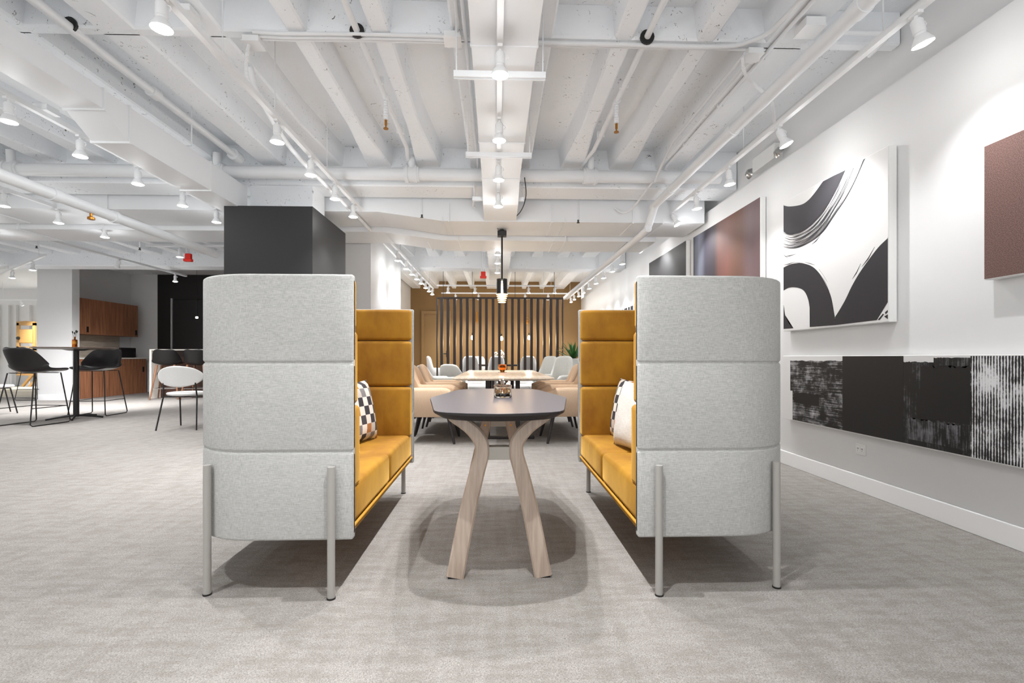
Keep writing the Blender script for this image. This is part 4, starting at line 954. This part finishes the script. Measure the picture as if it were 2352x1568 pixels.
# bar table
pb = atZ(175, 961, 0); t = thing('bar_table', tuple(pb), 'tall round dark topped bar table on a black star base at the left', 'table')
b = new(); lathe(b, [(0, 1.045), (.43, 1.045), (.5, 1.062), (.505, 1.068), (.5, 1.072), (0, 1.072)], n=48); obj('table_top', b, 'coffee', t, smooth=30)
b = new(); lathe(b, [(0, 1.02), (.10, 1.025), (.17, 1.044), (0, 1.045)], n=24); obj('top_plate', b, 'blackmetal', t)
obj('column', tube(new(), [(0, 0, .03), (0, 0, 1.03)], .036, 24), 'blackmetal', t, smooth=60)
for i in range(5):
    a = 2*PI*i/5+.25; o = obj('base_foot', tube(new(), [(0, 0, .05), (.2*math.cos(a), .2*math.sin(a), .035), (.34*math.cos(a), .34*math.sin(a), .016)], .014, 8), 'blackmetal', t)
p = (pb.x+.02, pb.y-.05, 1.0722); t = thing('bud_vase', p, 'amber bottle vase with dark leaves on the tall round table', 'vase')
b = new(); lathe(b, [(0, 0), (.03, 0), (.032, .01), (.032, .115), (.012, .125), (.011, .16), (.009, .16), (.009, .125), (.028, .11), (.028, .006), (0, .005)], n=20); obj('bottle', b, 'amber', t, smooth=50)
b = new(); lathe(b, [(.0322, .05), (.033, .05), (.033, .09), (.0322, .09)], n=20); obj('band', b, 'brass', t)
for dx, z in ((-.03, .22), (0, .205), (.035, .225), (.02, .235)):
    st = obj('twig', tube(new(), [(0, 0, .1), (dx*.6, 0, .17), (dx, 0, z)], .0015, 6), 'black', t); b = new(); v = bmesh.ops.create_icosphere(b, subdivisions=2, radius=.018)['verts']; bmesh.ops.scale(b, vec=(.55, .3, 1.1), verts=v); bmesh.ops.rotate(b, verts=v, matrix=Matrix.Rotation(dx*12, 3, 'Y'))
    bmesh.ops.translate(b, verts=v, vec=(dx, 0, z+.008)); obj('leaf', b, 'black', st, smooth='all')
pa = atZ(92, 965, 0)
s1 = stool('bar_stool', (-6.38, 6.88, 0), PI-.1, 'black leather wire frame bar stool left of the round bar table, back towards the camera'); s1.scale = (1.3, 1.15, 1.0)
s2 = copy_tree(s1, (-6.40, 8.0, 0), .12, 'black leather wire frame bar stool right of the round bar table, facing left')
pw = atZ(100, 915, 0); s3 = stool('wire_stool', (pw.x+.1, 10.9, 0), PI/2, 'thin wire framed stool behind the left black bar stool', legs='wire', mat='linen', seat=.68); 
# bar counter (island)
pi0 = atZ(343, 915, 0); xi = pi0.x; yi = pi0.y; zi = 1.11
t = thing('breakfast_bar', (xi, yi, 0), 'dark walnut breakfast bar with a thin white top, left of the left sofa', 'bar counter')
obj('bar_top', box(new(), xi, xi+2.6, yi, yi+.75, zi-.03, zi, bev=.003), 'counter', t, world=True)
obj('end_panel', box(new(), xi, xi+.045, yi, yi+.75, 0, zi-.03), 'counter', t, world=True)
obj('front_panel', box(new(), xi+.045, xi+2.6, yi+.3, yi+.34, 0, zi-.03), 'walnutdark', t, world=True)
obj('bar_carcass', box(new(), xi+.045, xi+2.6, yi+.34, yi+.74, 0, zi-.03), 'walnutdark', t, world=True)
b0 = stool('wood_leg_stool', (atZ(382, 916, 0).x+.03, yi-.12, 0), PI+.3, 'black bar stool with walnut legs at the breakfast bar, the left one', legs='walnutleg', mat='black', seat=.78, group='stools at the breakfast bar'); b0.scale = (1.25, 1.25, 1)
copy_tree(b0, (atZ(450, 916, 0).x+.05, yi-.12, 0), PI+.1, 'black bar stool with walnut legs at the breakfast bar, beside the sofa edge')
# kitchen
def cabinet(name, label, x0, x1, y0, y1, z0, z1, nd, handle_z, drawers=0, parts=None):
    t = thing(name, (x0, (y0+y1)/2, z0), label, 'cabinet')
    obj('carcass', box(new(), x0, x1-.02, y0, y1, z0, z1), 'walnut', t, world=True)
    w_ = (y1-y0)/nd; zt2 = z1-.16 if drawers else z1
    for i in range(nd):
        dr = obj('door', box(new(), x1-.018, x1, y0+i*w_+.002, y0+(i+1)*w_-.002, z0+.002, zt2-.002, bev=.001, seg=1), 'walnut', t, world=True)
        if i in handle_z[1]:
            b = box(new(), x1, x1+.018, y0+(i+handle_z[2])*w_-.02, y0+(i+handle_z[2])*w_+.02, handle_z[0], handle_z[0]+.13, bev=.003); b.transform(t.matrix_basis.inverted()); obj('handle', b, 'black', dr)
    if drawers:
        for i in range(drawers):
            ww = (y1-y0)/drawers; obj('drawer_front', box(new(), x1-.018, x1, y0+i*ww+.002, y0+(i+1)*ww-.002, zt2+.002, z1-.002, bev=.001, seg=1), 'walnut', t, world=True)
    return t
cabinet('base_cabinet', 'walnut base cabinets under the white countertop', -9.79, -9.22, 10.96, 13.06, .0, .885, 3, (.55, (2,), .82), 1)
pu0 = atX(208, 690, -9.4); 
cabinet('wall_cabinet', 'walnut wall cabinets above the stone splashback', -9.79, -9.36, 10.96, 12.95, 1.46, 2.27, 4, (1.5, (0, 3), .85))
tag(obj('countertop', box(new(), -9.79, -9.2, 10.96, 13.1, .886, .918, bev=.003), 'counter'), 'white countertop running along the walnut base cabinets', 'countertop')
o = obj('trim_3', box(new(), -9.798, -9.785, 10.96, 12.9, .92, 1.455), 'stonesplash'); struct(o)
t = thing('toaster_oven', (-9.5, 12.55, .9185), 'small black countertop oven under the wall cabinets', 'oven')
obj('oven_body', box(new(), -.2, .2, -.25, .25, .01, .25, bev=.01), 'black', t); obj('glass_door', box(new(), .2, .206, -.22, .12, .03, .22), 'topedge', t); b = new(); tube(b, [(.2, .18, .12), (.215, .18, .12)], .015, 10); obj('knob', b, 'chrome', t)
b = new(); box(b, -.18, .18, -.22, .22, 0, .01); obj('feet', b, 'black', t)
# cafe chairs
def cafe_chair(loc, rz, label):
    t = thing('cafe_chair', loc, label, 'chair', rz)
    b = new(); L = []
    n = 28
    for k, (r, z) in enumerate(((0, .425), (.17, .425), (.215, .435), (.225, .452), (.215, .468), (.17, .474), (0, .476))):
        L.append([b.verts.new((r*1.05*math.cos(2*PI*i/n), r*math.sin(2*PI*i/n), z)) for i in range(n)] if r else [b.verts.new((0, 0, z))])
    for p_, q in zip(L, L[1:]):
        for i in range(n):
            u = []
            for v in (p_[i % len(p_)], p_[(i+1) % len(p_)], q[(i+1) % len(q)], q[i % len(q)]):
                if v not in u: u.append(v)
            if len(u) > 2: b.faces.new(u)
    obj('seat', b, 'whitefab', t, smooth='all')
    b = new(); G = []; m = 12
    for i in range(m+1):
        v = -1+2*i/m; row = []
        for j in range(m+1):
            u = -1+2*j/m; x = .265*u*math.sqrt(max(0, 1-.5*v*v))*(1+.0*v); z = .13*v*math.sqrt(max(0, 1-.5*u*u)); row.append(b.verts.new((x*1.05, .235-.09*(x/.26)**2+.06*z/.13*.4, .68+z*(1.05))))
        G.append(row)
    for i in range(m):
        for j in range(m): b.faces.new((G[i][j], G[i][j+1], G[i+1][j+1], G[i+1][j]))
    o = obj('backrest', b, 'whitefab', t, smooth='all'); solidify(o, .035)
    for sx in (-1, 1):
        obj('rear_leg', tube(new(), [(sx*.19, .19, .60), (sx*.20, .17, .43), (sx*.24, .26, 0)], .0095, 8), 'blackmetal', t)
        obj('front_leg', tube(new(), [(sx*.17, -.14, .425), (sx*.2, -.22, 0)], .0095, 8), 'blackmetal', t)
    b = new(); tube(b, [(-.2, .17, .42), (.2, .17, .42)], .008, 8); tube(b, [(-.17, -.14, .42), (.17, -.14, .42)], .008, 8); tube(b, [(-.19, .17, .42), (-.17, -.14, .42)], .008, 8); tube(b, [(.19, .17, .42), (.17, -.14, .42)], .008, 8); obj('seat_frame', b, 'blackmetal', t)
    return t
pc = atZ(430, 975, 0); ch = cafe_chair((-4.06, 6.5, 0), PI+.08, 'white round backed cafe chair with black legs beside the left sofa')
copy_tree(ch, (atZ(-12, 950, 0).x, 8.2, 0), PI-.6, 'white cafe chair cut off by the left edge of the picture')
t = thing('pedestal_table', (-3.5, 6.62, 0), 'small round table with splayed black feet, mostly behind the left sofa', 'table')
b = new(); lathe(b, [(0, .70), (.3, .70), (.33, .715), (.33, .72), (0, .72)], n=32); obj('table_top', b, 'coffee', t, smooth=30)
for i in range(4): a = PI/4+PI/2*i; obj('leg', tube(new(), [(.04*math.cos(a), .04*math.sin(a), .7), (.26*math.cos(a), .26*math.sin(a), 0)], .013, 8), 'blackmetal', t)
# far left: wooden easel, painted sunlight stripes
pe = atZ(78, 888, 0); Ye = pe.y-.15
t = thing('display_easel', (pe.x, Ye, 0), 'honey coloured wooden display stand with crossed legs near the panelled wall', 'easel')
def ex(px, py): p = atY(px, py, Ye); return p.x-pe.x, p.z
x0, z0 = ex(40, 797); x1, z1 = ex(82, 737)
b = new(); 
for q in ((x0, x0+.07, z0-.1, z1-.06), (x1-.07, x1, z0-.1, z1-.06)): box(b, q[0], q[1], -.03, .03, q[2], q[3])
prism(b, [(x0, z1-.14), (x1, z1-.14), (x1, z1-.02), ((x0+x1)/2, z1), (x0, z1-.02)], -.03, .03, 'y'); box(b, x0, x1, -.03, .03, z0-.12, z0+.02)
obj('stand_frame', b, 'palewood', t)
obj('display_panel', box(new(), x0+.1, x1-.05, -.06, -.035, z0+.12, z1-.26, bev=.02), 'palewood', t); b = new(); tube(b, [(x0+.1, -.07, z0+.28), (x0+.1, -.1, z0+.28)], .05, 10); obj('clamp_knob', b, 'black', t)
for a_, c_ in (((52, 888), (75, 860)), ((68, 888), (92, 860)), ((88, 860), (108, 885)), ((80, 860), (100, 886))):
    q0, q1 = ex(*a_), ex(*c_); obj('leg', sweep(new(), [(q0[0], 0, max(.0, q0[1])+.01), (q1[0], 0, q1[1])], rect(.06, .06), up=(0, 1, 0)), 'palewood', t)
for k in (0, 1): obj('upright', box(new(), (x0+.02, x1-.08)[k], (x0+.08, x1-.02)[k], -.02, .02, .38, z0-.1), 'palewood', t)
q0, q1 = ex(52, 861), ex(104, 859); obj('cross_rail', box(new(), min(x0, q0[0]), max(x1, q1[0]), -.025, .025, .36, .42), 'palewood', t)
M['stripe'] = None
def sunstripe_mat():  # stripes of sunlight on the floor, put into the colour of a flat sheet
    n = NT('painted_sunstripes'); wv = n.n('ShaderNodeTexWave', bands_direction='Y'); n.l(n.coord(), wv.inputs['Vector']); wv.inputs['Scale'].default_value = .55; wv.inputs['Distortion'].default_value = .6
    n.color(n.ramp(wv.outputs[1], ((0, rgb(176, 170, 162)), (.4, rgb(226, 206, 160)), (.7, rgb(238, 234, 226))))); return n.done(.9)
M['stripe'] = sunstripe_mat()
tag(obj('sunstripes', box(new(), -17.5, -9.95, 11.6, 15.6, .001, .012), 'stripe'), 'pale yellow and grey sunlight stripes painted on a floor sheet near the panelled wall', 'sunstripes')
# small pendant in the black room
p = atY(452, 729, 12.6); t = thing('cube_pendant', tuple(p), 'tiny white glowing cube pendant in front of the black door', 'pendant lamp')
obj('lamp_cube', box(new(), -.02, .02, -.02, .02, -.02, .02, bev=.003), 'bulb', t); obj('rod', tube(new(), [(0, 0, .02), (0, 0, .45)], .012, 6), 'blackmetal', t); obj('cord', tube(new(), [(0, 0, .45), (0, 0, ZC-p.z)], .004, 6), 'black', t)
